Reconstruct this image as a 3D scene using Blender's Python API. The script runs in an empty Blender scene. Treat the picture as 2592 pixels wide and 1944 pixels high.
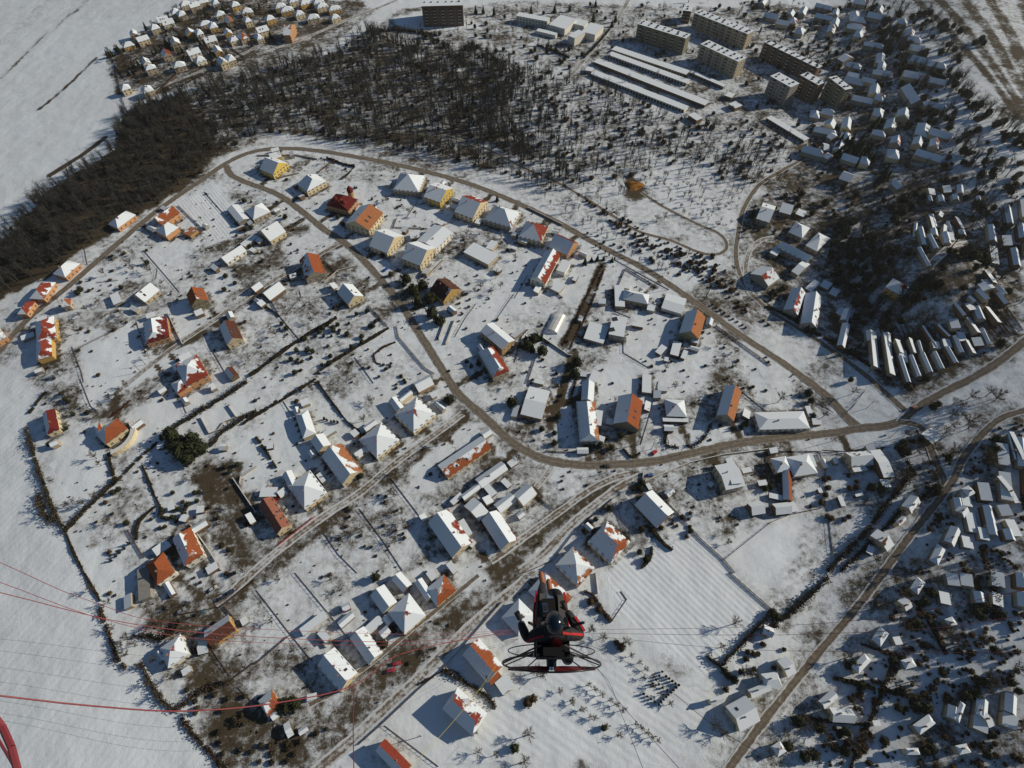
import bpy, math, random
import numpy as np
from mathutils import Vector, Matrix
random.seed(7); np.random.seed(7)
sc = bpy.context.scene
C = sc.collection
# ---------------------------------------------------------------- camera
F = 1389.0; TH = math.radians(33.8); H = 280.0
cd = bpy.data.cameras.new('camera'); cam = bpy.data.objects.new('camera', cd); C.objects.link(cam)
cam.location = (0, 0, H); cam.rotation_euler = (TH, 0, 0)
cd.sensor_width = 36; cd.lens = 36 * F / 2592; cd.clip_start = .05; cd.clip_end = 20000
sc.camera = cam
# ---------------------------------------------------------------- light
SE = math.radians(27); SA = math.radians(14)
SUN = Vector((math.cos(SE) * math.cos(SA), math.cos(SE) * math.sin(SA), math.sin(SE)))
w = bpy.data.worlds.new('World'); sc.world = w; w.use_nodes = True
nt = w.node_tree; bg = nt.nodes['Background']
sk = nt.nodes.new('ShaderNodeTexSky'); sk.sky_type = 'NISHITA'; sk.sun_disc = False
sk.sun_elevation = SE; sk.sun_rotation = math.pi / 2 - SA; sk.dust_density = .4; sk.ozone_density = 5; sk.air_density = 1.6; sk.altitude = 300
nt.links.new(sk.outputs[0], bg.inputs[0]); bg.inputs[1].default_value = .055
sd = bpy.data.lights.new('sun', 'SUN'); sd.energy = 5.0; sd.angle = math.radians(.53); sd.color = (1, .88, .68)
so = bpy.data.objects.new('sun', sd); C.objects.link(so); so.rotation_euler = SUN.to_track_quat('Z', 'Y').to_euler()
sc.view_settings.view_transform = 'Standard'; sc.view_settings.look = 'None'
sc.view_settings.exposure = -.33; sc.view_settings.gamma = 1
# ---------------------------------------------------------------- photograph -> ground
KEYS = {'d': (0, 0, 1 / 1.17179), 's': (0, 0, 1), 'p': (1220, 1420, 5.353), 'z': (250, 0, 4.9156), 'y': (700, 0, 3.687),
        'w': (1900, 300, 4.88), 't': (2200, 0, 5.531)}
for r, y0 in enumerate((0, 480, 960, 1450)):
    for c, x0 in enumerate((0, 650, 1300, 1942)): KEYS['%d%d' % (r, c)] = (x0, y0, 3.386)
def src(k, u, v): x0, y0, s = KEYS[k]; return x0 + u / s, y0 + v / s
def ray(u, v):
    x = (u - 1296) / F; y = (972 - v) / F
    return np.array([x, math.sin(TH) + y * math.cos(TH), -math.cos(TH) + y * math.sin(TH)])
def ss(t): t = np.clip(t, 0, 1); return t * t * (3 - 2 * t)
def hz(x, y):
    # hillside rising to the right, a wooded knoll on it, and left fields given an added downward tilt to darken them
    x = np.asarray(x, float); y = np.asarray(y, float)
    h = 33 * ss((x - (118 + .28 * np.clip(y, -50, 420) + .35 * np.clip(y - 420, 0, 600))) / 175.)
    k = np.hypot((x - 272) / 46., (y - 262) / 62.); h = h + 15 * ss((1.0 - k) / .75)
    xl = -178 - .42 * np.clip(y, -60, 300); d = np.clip(xl - x, 0, 900); h = h - .085 * (np.sqrt(d * d + 900) - 30)
    return h
def h0(c): return float(hz(c[0], c[1]))
def G(k, p, z=0.0):
    d = ray(*src(k, *p)); zz = z
    for _ in range(7): t = (zz - H) / d[2]; zz = z + float(hz(t * d[0], t * d[1]))
    t = (zz - H) / d[2]; return np.array([t * d[0], t * d[1]])
def P3(k, p, t):
    d = ray(*src(k, *p)); return Vector((t * d[0], t * d[1], H + t * d[2]))
# ---------------------------------------------------------------- materials
def newmat(name):
    m = bpy.data.materials.new(name); m.use_nodes = True
    n = m.node_tree.nodes; b = n['Principled BSDF']; b.inputs['Roughness'].default_value = .9
    b.inputs['Specular IOR Level'].default_value = .15
    return m, m.node_tree, n, b
class NB:
    def __init__(s, t): s.t = t; s.n = t.nodes; s.l = t.links
    def new(s, ty, **k):
        o = s.n.new(ty)
        for a, b in k.items(): setattr(o, a, b)
        return o
    def put(s, i, v):
        if isinstance(v, bpy.types.NodeSocket): s.l.new(v, i)
        else: i.default_value = v
    def math(s, op, a, b=0.0, c=None, clamp=False):
        o = s.new('ShaderNodeMath', operation=op, use_clamp=clamp); s.put(o.inputs[0], a); s.put(o.inputs[1], b)
        if c is not None: s.put(o.inputs[2], c)
        return o.outputs[0]
    def noise(s, scale, detail=3, vec=None, rough=.55):
        o = s.new('ShaderNodeTexNoise'); o.inputs['Scale'].default_value = scale; o.inputs['Detail'].default_value = detail
        o.inputs['Roughness'].default_value = rough
        if vec is not None: s.l.new(vec, o.inputs['Vector'])
        return o.outputs[0]
    def ramp(s, v, a, b):
        o = s.new('ShaderNodeMapRange', interpolation_type='SMOOTHSTEP'); s.put(o.inputs[0], v); s.put(o.inputs[1], a); s.put(o.inputs[2], b); return o.outputs[0]
    def mix(s, f, a, b):
        o = s.new('ShaderNodeMix', data_type='RGBA'); s.put(o.inputs[0], f)
        s.put(o.inputs[6], a if not isinstance(a, tuple) else (*a, 1)); s.put(o.inputs[7], b if not isinstance(b, tuple) else (*b, 1)); return o.outputs[2]
    def attr(s, name): return s.new('ShaderNodeAttribute', attribute_name=name)
    def pos(s): return s.new('ShaderNodeNewGeometry').outputs['Position']
    def bump(s, h, strength, dist):
        o = s.new('ShaderNodeBump'); o.inputs['Strength'].default_value = strength; o.inputs['Distance'].default_value = dist; s.l.new(h, o.inputs['Height']); return o.outputs[0]
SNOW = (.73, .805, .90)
def ground_mat():
    m, t, n, b = newmat('snowy_ground'); N = NB(t); p = N.pos()
    bare = N.attr('bare').outputs['Fac']; fu = N.attr('furrow').outputs['Fac']; fs = N.attr('furrow_strength').outputs['Fac']
    a = N.noise(.05, 5, p, .6); c = N.noise(.30, 5, p, .7); e = N.noise(1.6, 3, p, .7)
    v = N.math('ADD', N.math('MULTIPLY', a, .45), N.math('ADD', N.math('MULTIPLY', c, .4), N.math('MULTIPLY', e, .15)))
    sf = N.math('MULTIPLY', N.math('SINE', N.math('MULTIPLY', fu, 4.2)), fs)
    v = N.math('ADD', v, N.math('MULTIPLY', sf, -.045))
    x = N.math('ADD', v, N.math('MULTIPLY', N.math('SUBTRACT', bare, .5), .56))
    mask = N.ramp(x, .43, .60)
    soil = N.mix(N.noise(.25, 4, p), (.045, .037, .024), (.115, .09, .06))
    soil = N.mix(N.ramp(N.noise(2.4, 3, p), .35, .7), soil, (.05, .04, .027))
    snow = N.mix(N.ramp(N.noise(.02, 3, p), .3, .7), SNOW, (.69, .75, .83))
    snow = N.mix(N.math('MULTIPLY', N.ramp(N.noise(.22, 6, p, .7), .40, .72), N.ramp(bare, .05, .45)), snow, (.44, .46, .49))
    N.put(b.inputs['Base Color'], N.mix(mask, snow, soil))
    h = N.math('ADD', N.math('MULTIPLY', N.noise(.07, 3, p, .4), 1.6), N.math('ADD', N.math('MULTIPLY', c, .30), N.math('MULTIPLY', sf, .10)))
    h = N.math('ADD', h, N.math('MULTIPLY', e, .12))
    N.put(b.inputs['Normal'], N.bump(h, .7, 1.0))
    return m
def tint_mat(name, rough=.85, spec=.15, var=.25, scale=1.5, metal=0, bump=0):
    m, t, n, b = newmat(name); N = NB(t); p = N.pos(); c = N.attr('tint').outputs['Color']
    f = N.noise(scale, 4, p); k = N.math('MULTIPLY_ADD', f, var * 2, 1 - var)
    o = N.new('ShaderNodeVectorMath', operation='SCALE'); t.links.new(c, o.inputs[0]); t.links.new(k, o.inputs['Scale'])
    t.links.new(o.outputs[0], b.inputs['Base Color']); b.inputs['Roughness'].default_value = rough; b.inputs['Specular IOR Level'].default_value = spec
    b.inputs['Metallic'].default_value = metal
    if bump: N.put(b.inputs['Normal'], N.bump(f, bump, .1))
    return m
def roof_mat():
    m, t, n, b = newmat('roof_covering'); N = NB(t); p = N.pos(); c = N.attr('tint').outputs['Color']; s = N.attr('snow').outputs['Fac']
    a = N.math('ADD', N.math('MULTIPLY', N.noise(.24, 4, p, .5), .8), N.math('MULTIPLY', N.noise(1.6, 3, p, .6), .2))
    x = N.math('ADD', a, N.math('MULTIPLY', N.math('SUBTRACT', s, .5), .62))
    mask = N.ramp(x, .465, .525)
    k = N.math('MULTIPLY_ADD', N.noise(.8, 5, p), .7, .62)
    tz = N.math('SINE', N.math('MULTIPLY', N.new('ShaderNodeSeparateXYZ').outputs[2], 1.0))
    o = N.new('ShaderNodeVectorMath', operation='SCALE'); t.links.new(c, o.inputs[0]); t.links.new(k, o.inputs['Scale'])
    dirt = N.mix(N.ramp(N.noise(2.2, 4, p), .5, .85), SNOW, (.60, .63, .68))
    N.put(b.inputs['Base Color'], N.mix(mask, o.outputs[0], dirt))
    h = N.math('ADD', N.math('MULTIPLY', mask, .15), N.math('MULTIPLY', N.noise(5, 2, p), .04))
    N.put(b.inputs['Normal'], N.bump(h, .8, 1.0))
    return m
def road_mat(name, col, snowy, edge=.55):
    m, t, n, b = newmat(name); N = NB(t); p = N.pos(); ac = N.attr('across').outputs['Fac']
    e = N.math('ABSOLUTE', ac); a = N.noise(.5, 5, p, .65); g = N.noise(.07, 3, p)
    v = N.math('ADD', N.math('MULTIPLY', a, .6), N.math('MULTIPLY', g, .4))
    v = N.math('ADD', v, N.math('MULTIPLY', N.math('POWER', e, 3.0), edge))
    # wheel tracks: two clear bands
    tr = N.math('ABSOLUTE', N.math('SUBTRACT', e, .42)); v = N.math('ADD', v, N.math('MULTIPLY', tr, .22))
    mask = N.ramp(N.math('ADD', v, snowy - .5), .48, .66)
    base = N.mix(N.ramp(a, .3, .7), tuple(x * .75 for x in col), tuple(x * 1.3 for x in col))
    base = N.mix(N.ramp(N.math('ADD', tr, N.math('MULTIPLY', a, .25)), .10, .30), tuple(x * .62 for x in col), base)
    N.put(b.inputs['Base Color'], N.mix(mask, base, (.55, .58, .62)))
    N.put(b.inputs['Normal'], N.bump(a, .5, .3)); return m
MG = ground_mat(); MR = roof_mat()
MW = tint_mat('painted_wall', bump=.2); MP = tint_mat('plain_paint', .5, .4, .08, 4); MF = tint_mat('foliage_and_wood', .9, .1, .45, .7)
MFA = tint_mat('cloth', .85, .2, .12, 30)
MROAD = road_mat('gritted_asphalt', (.185, .162, .135), .06, .42); MLANE = road_mat('snowy_lane', (.19, .16, .13), .50, .3)
MTRACK = road_mat('dirt_track', (.17, .145, .12), .34, .4)
def simple(name, col, rough=.5, metal=0, spec=.5):
    m, t, n, b = newmat(name); N = NB(t)
    N.put(b.inputs['Base Color'], N.mix(N.noise(20, 2, N.pos()), tuple(x * .85 for x in col), tuple(x * 1.15 for x in col)))
    b.inputs['Roughness'].default_value = rough; b.inputs['Metallic'].default_value = metal; b.inputs['Specular IOR Level'].default_value = spec; return m
MGL = simple('window_glass', (.03, .035, .045), .08); MSHINE = simple('helmet_shell', (.006, .012, .022), .16)
MMET = simple('dark_metal', (.02, .02, .025), .3, .6); MSILV = simple('silver', (.55, .55, .56), .25, 1)
MRED = simple('red_line', (.20, .03, .04), .6); MYEL = simple('yellow_line', (.45, .4, .04), .6)
def mglass():
    m, t, n, b = newmat('foil_glazing'); b.inputs['Base Color'].default_value = (.8, .82, .85, 1); b.inputs['Roughness'].default_value = .3
    b.inputs['Transmission Weight'].default_value = .45; return m
MFOIL = mglass()
# ---------------------------------------------------------------- mesh helper
class MB:
    def __init__(s): s.v = []; s.f = []; s.c = []; s.s = []; s.m = []
    def face(s, pts, col=(.5, .5, .5), snow=0, mi=0):
        i = len(s.v); s.v += [tuple(map(float, p)) for p in pts]; s.f.append(tuple(range(i, i + len(pts)))); s.c += [col] * len(pts)
        s.s += list(snow) if isinstance(snow, (list, tuple)) else [snow] * len(pts); s.m.append(mi)
    def box(s, c, sx, sy, sz, rot=0, col=(.5, .5, .5), mi=0, topcol=None, snow=0):
        cr, sr = math.cos(rot), math.sin(rot); q = []
        for dz in (0, sz):
            for dx, dy in ((-1, -1), (1, -1), (1, 1), (-1, 1)):
                x, y = dx * sx / 2, dy * sy / 2; q.append((c[0] + x * cr - y * sr, c[1] + x * sr + y * cr, c[2] + dz))
        for k in range(4): s.face([q[k], q[(k + 1) % 4], q[4 + (k + 1) % 4], q[4 + k]], col, 0, mi)
        s.face(q[4:8], topcol or col, snow, mi); s.face(q[3::-1], col, 0, mi)
    def tube(s, a, b, ra, rb, n=4, col=(.1, .08, .06), mi=0, caps=True):
        a = Vector(a); b = Vector(b); d = (b - a)
        if d.length < 1e-6: return
        d.normalize(); x = d.orthogonal().normalized(); y = d.cross(x)
        A = [a + (x * math.cos(2 * math.pi * k / n) + y * math.sin(2 * math.pi * k / n)) * ra for k in range(n)]
        B = [b + (x * math.cos(2 * math.pi * k / n) + y * math.sin(2 * math.pi * k / n)) * rb for k in range(n)]
        for k in range(n): s.face([A[k], A[(k + 1) % n], B[(k + 1) % n], B[k]], col, 0, mi)
        if caps: s.face(B, col, 0, mi); s.face(A[::-1], col, 0, mi)
    def mesh(s, name, mats):
        me = bpy.data.meshes.new(name); me.from_pydata(s.v, [], s.f)
        for m in (mats if isinstance(mats, (list, tuple)) else [mats]): me.materials.append(m)
        if s.v:
            a = me.attributes.new('tint', 'FLOAT_COLOR', 'POINT'); cc = np.ones((len(s.v), 4), np.float32); cc[:, :3] = np.array(s.c, np.float32); a.data.foreach_set('color', cc.ravel())
            if any(s.s): a = me.attributes.new('snow', 'FLOAT', 'POINT'); a.data.foreach_set('value', np.array(s.s, np.float32))
            if any(s.m): me.polygons.foreach_set('material_index', s.m)
        return me
def obj(name, mesh, mats=None, parent=None, loc=None, rz=0, scale=None):
    if isinstance(mesh, MB): mesh = mesh.mesh(name, mats)
    o = bpy.data.objects.new(name, mesh); C.objects.link(o)
    if loc is not None: o.location = loc
    if rz: o.rotation_euler[2] = rz
    if scale: o.scale = scale
    if parent is not None: o.parent = parent
    return o
def smooth(o):
    for p in o.data.polygons: p.use_smooth = True
LATE = []      # (object, look, xy) labelled at the end by what they stand nearest to
NICK = []      # (xy, short description)
def tag(o, label, cat, group=None):
    if label: o['label'] = label
    o['category'] = cat
    if group: o['group'] = group
    return o
def late(o, look, cat, xy, group=None): tag(o, None, cat, group); LATE.append((o, look, (float(xy[0]), float(xy[1]))))
# ---------------------------------------------------------------- ground
def inpoly(X, Y, poly):
    r = np.zeros(X.shape, bool); n = len(poly); j = n - 1
    for i in range(n):
        xi, yi = poly[i]; xj, yj = poly[j]
        if yi != yj: r ^= ((yi > Y) != (yj > Y)) & (X < (xj - xi) * (Y - yi) / (yj - yi) + xi)
        j = i
    return r
def distline(X, Y, pts):
    d = np.full(X.shape, 1e9)
    for a, b in zip(pts[:-1], pts[1:]):
        ab = b - a; L = ab @ ab + 1e-9; t = np.clip(((X - a[0]) * ab[0] + (Y - a[1]) * ab[1]) / L, 0, 1)
        d = np.minimum(d, np.hypot(X - a[0] - t * ab[0], Y - a[1] - t * ab[1]))
    return d
def GL(k, pts): return [G(k, p) for p in pts]
def smoothline(pts, step=4.0):
    P = [np.array(p) for p in pts]; P = [2 * P[0] - P[1]] + P + [2 * P[-1] - P[-2]]; out = []
    for i in range(1, len(P) - 2):
        n = max(1, int(np.linalg.norm(P[i + 1] - P[i]) / step))
        for k in range(n):
            t = k / n; out.append(.5 * (2 * P[i] + (P[i + 1] - P[i - 1]) * t + (2 * P[i - 1] - 5 * P[i] + 4 * P[i + 1] - P[i + 2]) * t * t + (-P[i - 1] + 3 * P[i] - 3 * P[i + 1] + P[i + 2]) * t ** 3))
    out.append(P[-2]); return out
VILLAGE = GL('d', [(0, 790), (60, 690), (300, 480), (500, 330), (620, 318), (900, 360), (1150, 450), (1500, 640), (1800, 860), (1960, 900), (2212, 900), (2212, 1659), (1500, 1659), (700, 1659), (480, 1659), (300, 1420), (140, 1140), (70, 980), (60, 860)])
FIELD = GL('d', [(-900, 640), (0, 500), (120, 395), (235, 325), (262, 245), (225, 130), (320, 60), (430, 0), (300, -200), (-2500, -200), (-900, 1800), (470, 1659), (380, 1530), (300, 1400), (220, 1280), (140, 1150), (85, 1060), (60, 930), (80, 850), (0, 790)])
WOOD = GL('d', [(-60, 560), (0, 520), (120, 400), (240, 330), (272, 240), (330, 222), (450, 188), (600, 145), (720, 112), (800, 62), (880, 95), (1000, 110), (1090, 130), (1130, 180), (1090, 250), (1150, 330), (1290, 400), (1200, 415), (1050, 365), (900, 330), (750, 312), (640, 288), (560, 290), (500, 330), (380, 415), (250, 497), (100, 597), (0, 645), (-60, 700)])
SPARSE = GL('d', [(1090, 130), (1250, 165), (1300, 180), (1450, 255), (1600, 275), (1740, 300), (1700, 350), (1600, 420), (1480, 350), (1300, 400), (1150, 330), (1080, 250)])
RTOWN = GL('d', [(1600, 0), (1890, 0), (2010, 120), (2212, 330), (2212, 760), (1960, 870), (1850, 780), (1640, 640), (1600, 500), (1650, 400), (1750, 300), (1740, 150)])
QWOOD = GL('13', [(560, 330), (700, 200), (900, 380), (1080, 560), (1060, 1000), (1250, 1060), (1400, 1150), (1000, 1250), (760, 1150), (540, 800), (520, 500)])
polys = [(RTOWN, .60), (WOOD, .60), (SPARSE, .48), (QWOOD, .5)]
polys.append((GL('d', [(-60, 560), (0, 520), (120, 400), (240, 330), (272, 240), (330, 222), (400, 200), (470, 330), (380, 415), (250, 497), (100, 597), (0, 645), (-60, 700)]), .84))
def dp(v, *pts): polys.append((GL('d', pts), v))
dp(.04, (165, 770), (290, 690), (370, 790), (200, 890)); dp(.08, (370, 440), (470, 395), (545, 500), (440, 530))
dp(.05, (115, 965), (205, 955), (240, 1035), (150, 1130)); dp(.06, (1300, 1200), (1420, 1180), (1520, 1150), (1700, 1310), (1520, 1470), (1330, 1330))
dp(.05, (1565, 1210), (1660, 1130), (1790, 1095), (1870, 1090), (1790, 1190), (1670, 1315)); dp(.12, (1080, 1480), (1330, 1420), (1560, 1500), (1450, 1659), (950, 1659))
dp(.06, (280, 890), (350, 850), (430, 830), (440, 900), (330, 1000), (270, 950)); dp(.05, (850, 1490), (950, 1440), (1080, 1560), (1000, 1659), (870, 1600))
dp(.10, (500, 1000), (600, 880), (680, 900), (560, 1060)); dp(.08, (860, 1000), (980, 940), (1010, 960), (930, 1060)); dp(.06, (1280, 790), (1390, 800), (1380, 880), (1290, 870))
dp(.1, (430, 900), (520, 850), (560, 870), (460, 940)); dp(.08, (1330, 600), (1420, 640), (1410, 660), (1330, 640))
dp(.68, (430, 1020), (510, 980), (560, 1070), (520, 1230), (470, 1200), (440, 1110)); dp(.66, (400, 1480), (560, 1520), (690, 1600), (640, 1659), (490, 1659))
dp(.66, (300, 1290), (470, 1300), (480, 1340), (380, 1380), (310, 1380)); dp(.6, (340, 1440), (500, 1400), (560, 1470), (430, 1540)); dp(.52, (700, 1060), (830, 1060), (900, 1150), (820, 1230), (690, 1180))
dp(.5, (1050, 900), (1200, 900), (1210, 1000), (1090, 960)); dp(.55, (650, 600), (740, 540), (800, 640), (700, 640)); dp(.72, (1340, 380), (1385, 385), (1390, 425), (1350, 420))
dp(.5, (430, 500), (520, 560), (480, 590), (400, 560)); dp(.58, (480, 560), (600, 520), (640, 560), (520, 640)); dp(.45, (1750, 1100), (1950, 960), (1980, 980), (1700, 1320), (1640, 1320))
dp(.42, (1030, 300), (1350, 420), (1320, 460), (1150, 420)); dp(.52, (800, 60), (1090, 0), (1900, 0), (1740, 300), (1450, 250), (1250, 160), (1100, 125), (880, 95))
dp(.12, (850, 40), (960, 10), (1040, 60), (880, 70)); dp(.35, (1400, 330), (1560, 360), (1600, 440), (1590, 500), (1480, 460), (1390, 420)); dp(.10, (1380, 380), (1460, 380), (1560, 480), (1440, 450))
dp(.62, (230, 130), (440, 0), (800, 0), (720, 70), (330, 210)); dp(.45, (700, 640), (830, 680), (720, 770), (570, 850), (620, 760))
dp(.30, (2040, 330), (2212, 540), (2212, 330), (2050, 130), (1900, 0), (1880, 0))
lines = [('22', [(770, 950), (500, 1100), (250, 1290), (0, 1530), (-150, 1640)], 5, .66), ('31', [(2300, 40), (1900, 260), (1550, 500), (1330, 640), (1250, 860), (950, 1180), (700, 1350), (400, 1600)], 6.5, .59),
    ('31', [(1560, 520), (1300, 700), (1050, 950), (820, 1200), (600, 1400), (250, 1620)], 7, .57), ('d', [(1000, 900), (850, 1020), (700, 1130), (600, 1210), (490, 1300)], 5, .62),
    ('d', [(980, 860), (1040, 900), (1120, 975)], 7, .5), ('d', [(340, 760), (420, 730), (500, 670), (640, 590), (730, 530)], 4, .62), ('d', [(1600, 1659), (1850, 1330), (2040, 1080), (2160, 900)], 12, .5),
    ('d', [(1240, 760), (1210, 860), (1190, 920)], 3, .75), ('12', [(760, 640), (560, 1100), (420, 1340)], 3.5, .72), ('d', [(1130, 1000), (1170, 1040)], 6, .5),
    ('00', [(430, 1500), (700, 1330), (900, 1180)], 3, .85), ('00', [(330, 940), (550, 760), (820, 500)], 2.5, .7), ('00', [(0, 670), (300, 380), (600, 130), (760, 0)], 3, .55), ('00', [(0, 380), (400, 20)], 8, .35)]
for k in (0, 2.2, 4.6, 7, 10): lines.append(('t', [(600 + 150 * k, -60), (1150 + 120 * k, 480), (1500 + 90 * k, 860), (1850 + 70 * k, 1300), (2150 + 60 * k, 1700)], 3 + k * .35, .66))
def axis(lo, hi, st, far_lo, far_hi):
    a = list(np.arange(lo, hi, st)); s = st; x = hi
    while x < far_hi: a.append(x); s *= 1.04; x += s
    s = st; x = lo - st; pre = []
    while x > far_lo: pre.append(x); s *= 1.04; x -= s
    return np.array(pre[::-1] + a)
xs = axis(-430, 620, 2.0, -7000, 7000); ys = axis(-24, 700, 2.0, -2500, 9000)
X, Y = np.meshgrid(xs, ys); bare = np.full(X.shape, .36); fur = np.zeros(X.shape); fst = np.zeros(X.shape)
iv = inpoly(X, Y, VILLAGE); bare[iv] = .36
rs = np.random.RandomState(3); seeds = rs.uniform([-330, -20], [480, 560], (420, 2)); val = rs.uniform(-.17, .20, 420); best = np.full(X.shape, 1e9); off = np.zeros(X.shape)
for (sx, sy), vv in zip(seeds, val):
    ca, sa = math.cos(.62), math.sin(.62); dx = (X - sx) * ca + (Y - sy) * sa; dy = -(X - sx) * sa + (Y - sy) * ca; dd = np.maximum(np.abs(dx) * .6, np.abs(dy)); q = dd < best; best[q] = dd[q]; off[q] = vv
bare = bare + off
fi = inpoly(X, Y, FIELD); bare[fi] = .06
bare[Y > 700] = .2; bare[(X > 420) & (Y > 300)] = .44
rj = np.random.RandomState(5)
JX = X + 2.5 * np.sin(Y * .21 + 2 * np.sin(X * .07)) + 1.8 * np.sin(Y * .63 + X * .11) + rj.normal(0, .8, X.shape); JY = Y + 2.5 * np.sin(X * .19 + 2 * np.sin(Y * .09)) + 1.8 * np.sin(X * .57 - Y * .13) + rj.normal(0, .8, X.shape)
for pl, v in polys: q = inpoly(JX, JY, pl); bare[q] = v
for _ in range(2): bare = (bare + np.roll(bare, 1, 0) + np.roll(bare, -1, 0) + np.roll(bare, 1, 1) + np.roll(bare, -1, 1)) / 5
for k, pts, hw, v in lines:
    d = distline(X, Y, smoothline(GL(k, pts), 12)); q = np.clip((hw * 1.3 - d) / (hw * .6), 0, 1); bare = np.maximum(bare, bare * (1 - q) + v * q)
def furrows(poly, a, b, st, per=1.5):
    q = inpoly(X, Y, poly); d = b - a; d = d / np.linalg.norm(d); fur[q] = ((X - a[0]) * -d[1] + (Y - a[1]) * d[0])[q] / per; fst[q] = st
furrows(FIELD, G('d', (60, 1500)), G('d', (250, 1300)), .2, 2.2)
furrows(polys[5][0], G('d', (200, 880)), G('d', (365, 790)), .4); furrows(polys[6][0], G('d', (400, 430)), G('d', (480, 530)), .45)
furrows(polys[8][0], G('d', (1350, 1250)), G('d', (1520, 1420)), .5, 1.8); furrows(polys[9][0], G('d', (1600, 1260)), G('d', (1800, 1130)), .3, 2.5)
furrows(polys[10][0], G('d', (1130, 1480)), G('d', (1350, 1640)), .4, 2.2)
ny, nx = X.shape; V = np.stack([X.ravel(), Y.ravel(), hz(X, Y).ravel()], 1)
i = (np.arange(ny - 1)[:, None] * nx + np.arange(nx - 1)[None, :]).ravel(); Q = np.stack([i, i + 1, i + nx + 1, i + nx], 1)
me = bpy.data.meshes.new('ground'); me.vertices.add(len(V)); me.vertices.foreach_set('co', V.astype(np.float32).ravel()); me.loops.add(Q.size); me.loops.foreach_set('vertex_index', Q.ravel().astype(np.int32))
me.polygons.add(len(Q)); me.polygons.foreach_set('loop_start', np.arange(0, Q.size, 4, dtype=np.int32)); me.update(calc_edges=True)
for nm, a in (('bare', bare), ('furrow', fur), ('furrow_strength', fst)): me.attributes.new(nm, 'FLOAT', 'POINT').data.foreach_set('value', a.ravel().astype(np.float32))
me.materials.append(MG); g = obj('ground', me); g['kind'] = 'structure'
# ---------------------------------------------------------------- roads
ROADS = []; rz = [.02]
def road(name, k, pts, width, mat, smoothstep=3.0):
    L = smoothline(GL(k, pts), smoothstep); rz[0] += .006; z = rz[0]; ROADS.append((L, width)); v = []; ac = []; f = []
    for i, p in enumerate(L):
        a = L[max(0, i - 1)]; b = L[min(len(L) - 1, i + 1)]; d = (b - a) / (np.linalg.norm(b - a) + 1e-9); nrm = np.array([-d[1], d[0]])
        for q in (-1, -.5, 0, .5, 1):
            o = q * width / 2 * (1 + (random.uniform(-.1, .1) if abs(q) == 1 else 0)); pp = p + nrm * o; v.append((*pp, z + h0(pp) + (.04 if p[0] > 180 else 0))); ac.append(q)
        if i:
            for j in range(4): s = (i - 1) * 5 + j; f.append((s + 1, s, s + 5, s + 6))
    me = bpy.data.meshes.new(name); me.from_pydata(v, [], f); me.attributes.new('across', 'FLOAT', 'POINT').data.foreach_set('value', ac); me.materials.append(mat)
    o = obj(name, me); o['kind'] = 'structure'; return o
road('lane', 'd', [(740, 522), (650, 572), (560, 625), (480, 680), (400, 733), (330, 785), (250, 850)], 4.2, MLANE)
road('lane', 'd', [(1000, 893), (930, 945), (850, 1003), (780, 1062), (700, 1115), (600, 1190), (500, 1278), (465, 1305)], 4.6, MLANE)
road('lane', '22', [(1090, 830), (900, 930), (700, 1080), (500, 1240), (250, 1500), (60, 1650)], 5, MLANE)
road('lane', '31', [(2300, 60), (1900, 400), (1600, 690), (1350, 940), (1000, 1260), (800, 1450), (560, 1650), (430, 1780)], 5.5, MLANE)
road('lane', '22', [(1000, 810), (850, 850), (650, 950), (400, 1130), (150, 1310), (0, 1420), (-200, 1560)], 4.2, MLANE)
road('dirt_track', '31', [(1900, 20), (1550, 310), (1300, 510), (1000, 760), (860, 860), (700, 1000), (450, 1130)], 2.4, MTRACK)
road('lane', '22', [(330, 750), (250, 860), (190, 930)], 3.5, MLANE)
road('dirt_track', 'd', [(760, 262), (850, 283), (950, 292), (1050, 322), (1130, 362), (1200, 392), (1270, 432), (1330, 470), (1380, 500), (1450, 520), (1510, 545), (1545, 550), (1567, 540), (1568, 522), (1550, 503), (1500, 481), (1430, 445), (1385, 415)], 3.4, MTRACK)
road('lane', 'd', [(1750, 300), (1742, 335), (1690, 368), (1640, 400), (1607, 450), (1595, 500), (1590, 560), (1612, 620), (1665, 672), (1750, 725), (1850, 795), (1925, 860), (1962, 893)], 4.2, MTRACK)
road('lane', '12', [(2230, 410), (2130, 430), (2060, 480), (2010, 560), (1990, 680), (2000, 800), (2040, 900)], 4, MLANE)
road('lane', '13', [(1380, 680), (1430, 610), (1510, 540), (1600, 475), (1750, 450), (1900, 485)], 5, MLANE)
road('lane', '13', [(1420, 180), (1560, 165), (1700, 180), (1800, 230), (1880, 330)], 5, MLANE)
road('lane', '02', [(500, 640), (640, 470), (780, 300), (900, 150), (1000, -30)], 5, MLANE)
road('lane', '00', [(1160, 900), (1400, 740), (1700, 620), (2000, 500), (2250, 380)], 4, MLANE)
road('lane', '01', [(0, 470), (400, 330), (800, 160), (1060, 60), (1200, 0)], 4.5, MLANE)
road('loop_road', 'd', [(-40, 800), (0, 757), (60, 690), (150, 617), (250, 530), (340, 455), (430, 393), (490, 352), (540, 330), (600, 321), (680, 325), (780, 341), (880, 361), (1000, 393), (1100, 431), (1200, 478), (1300, 533), (1400, 585), (1500, 652), (1600, 724), (1700, 790), (1780, 850), (1830, 903), (1856, 924)], 5.2, MROAD)
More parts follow.
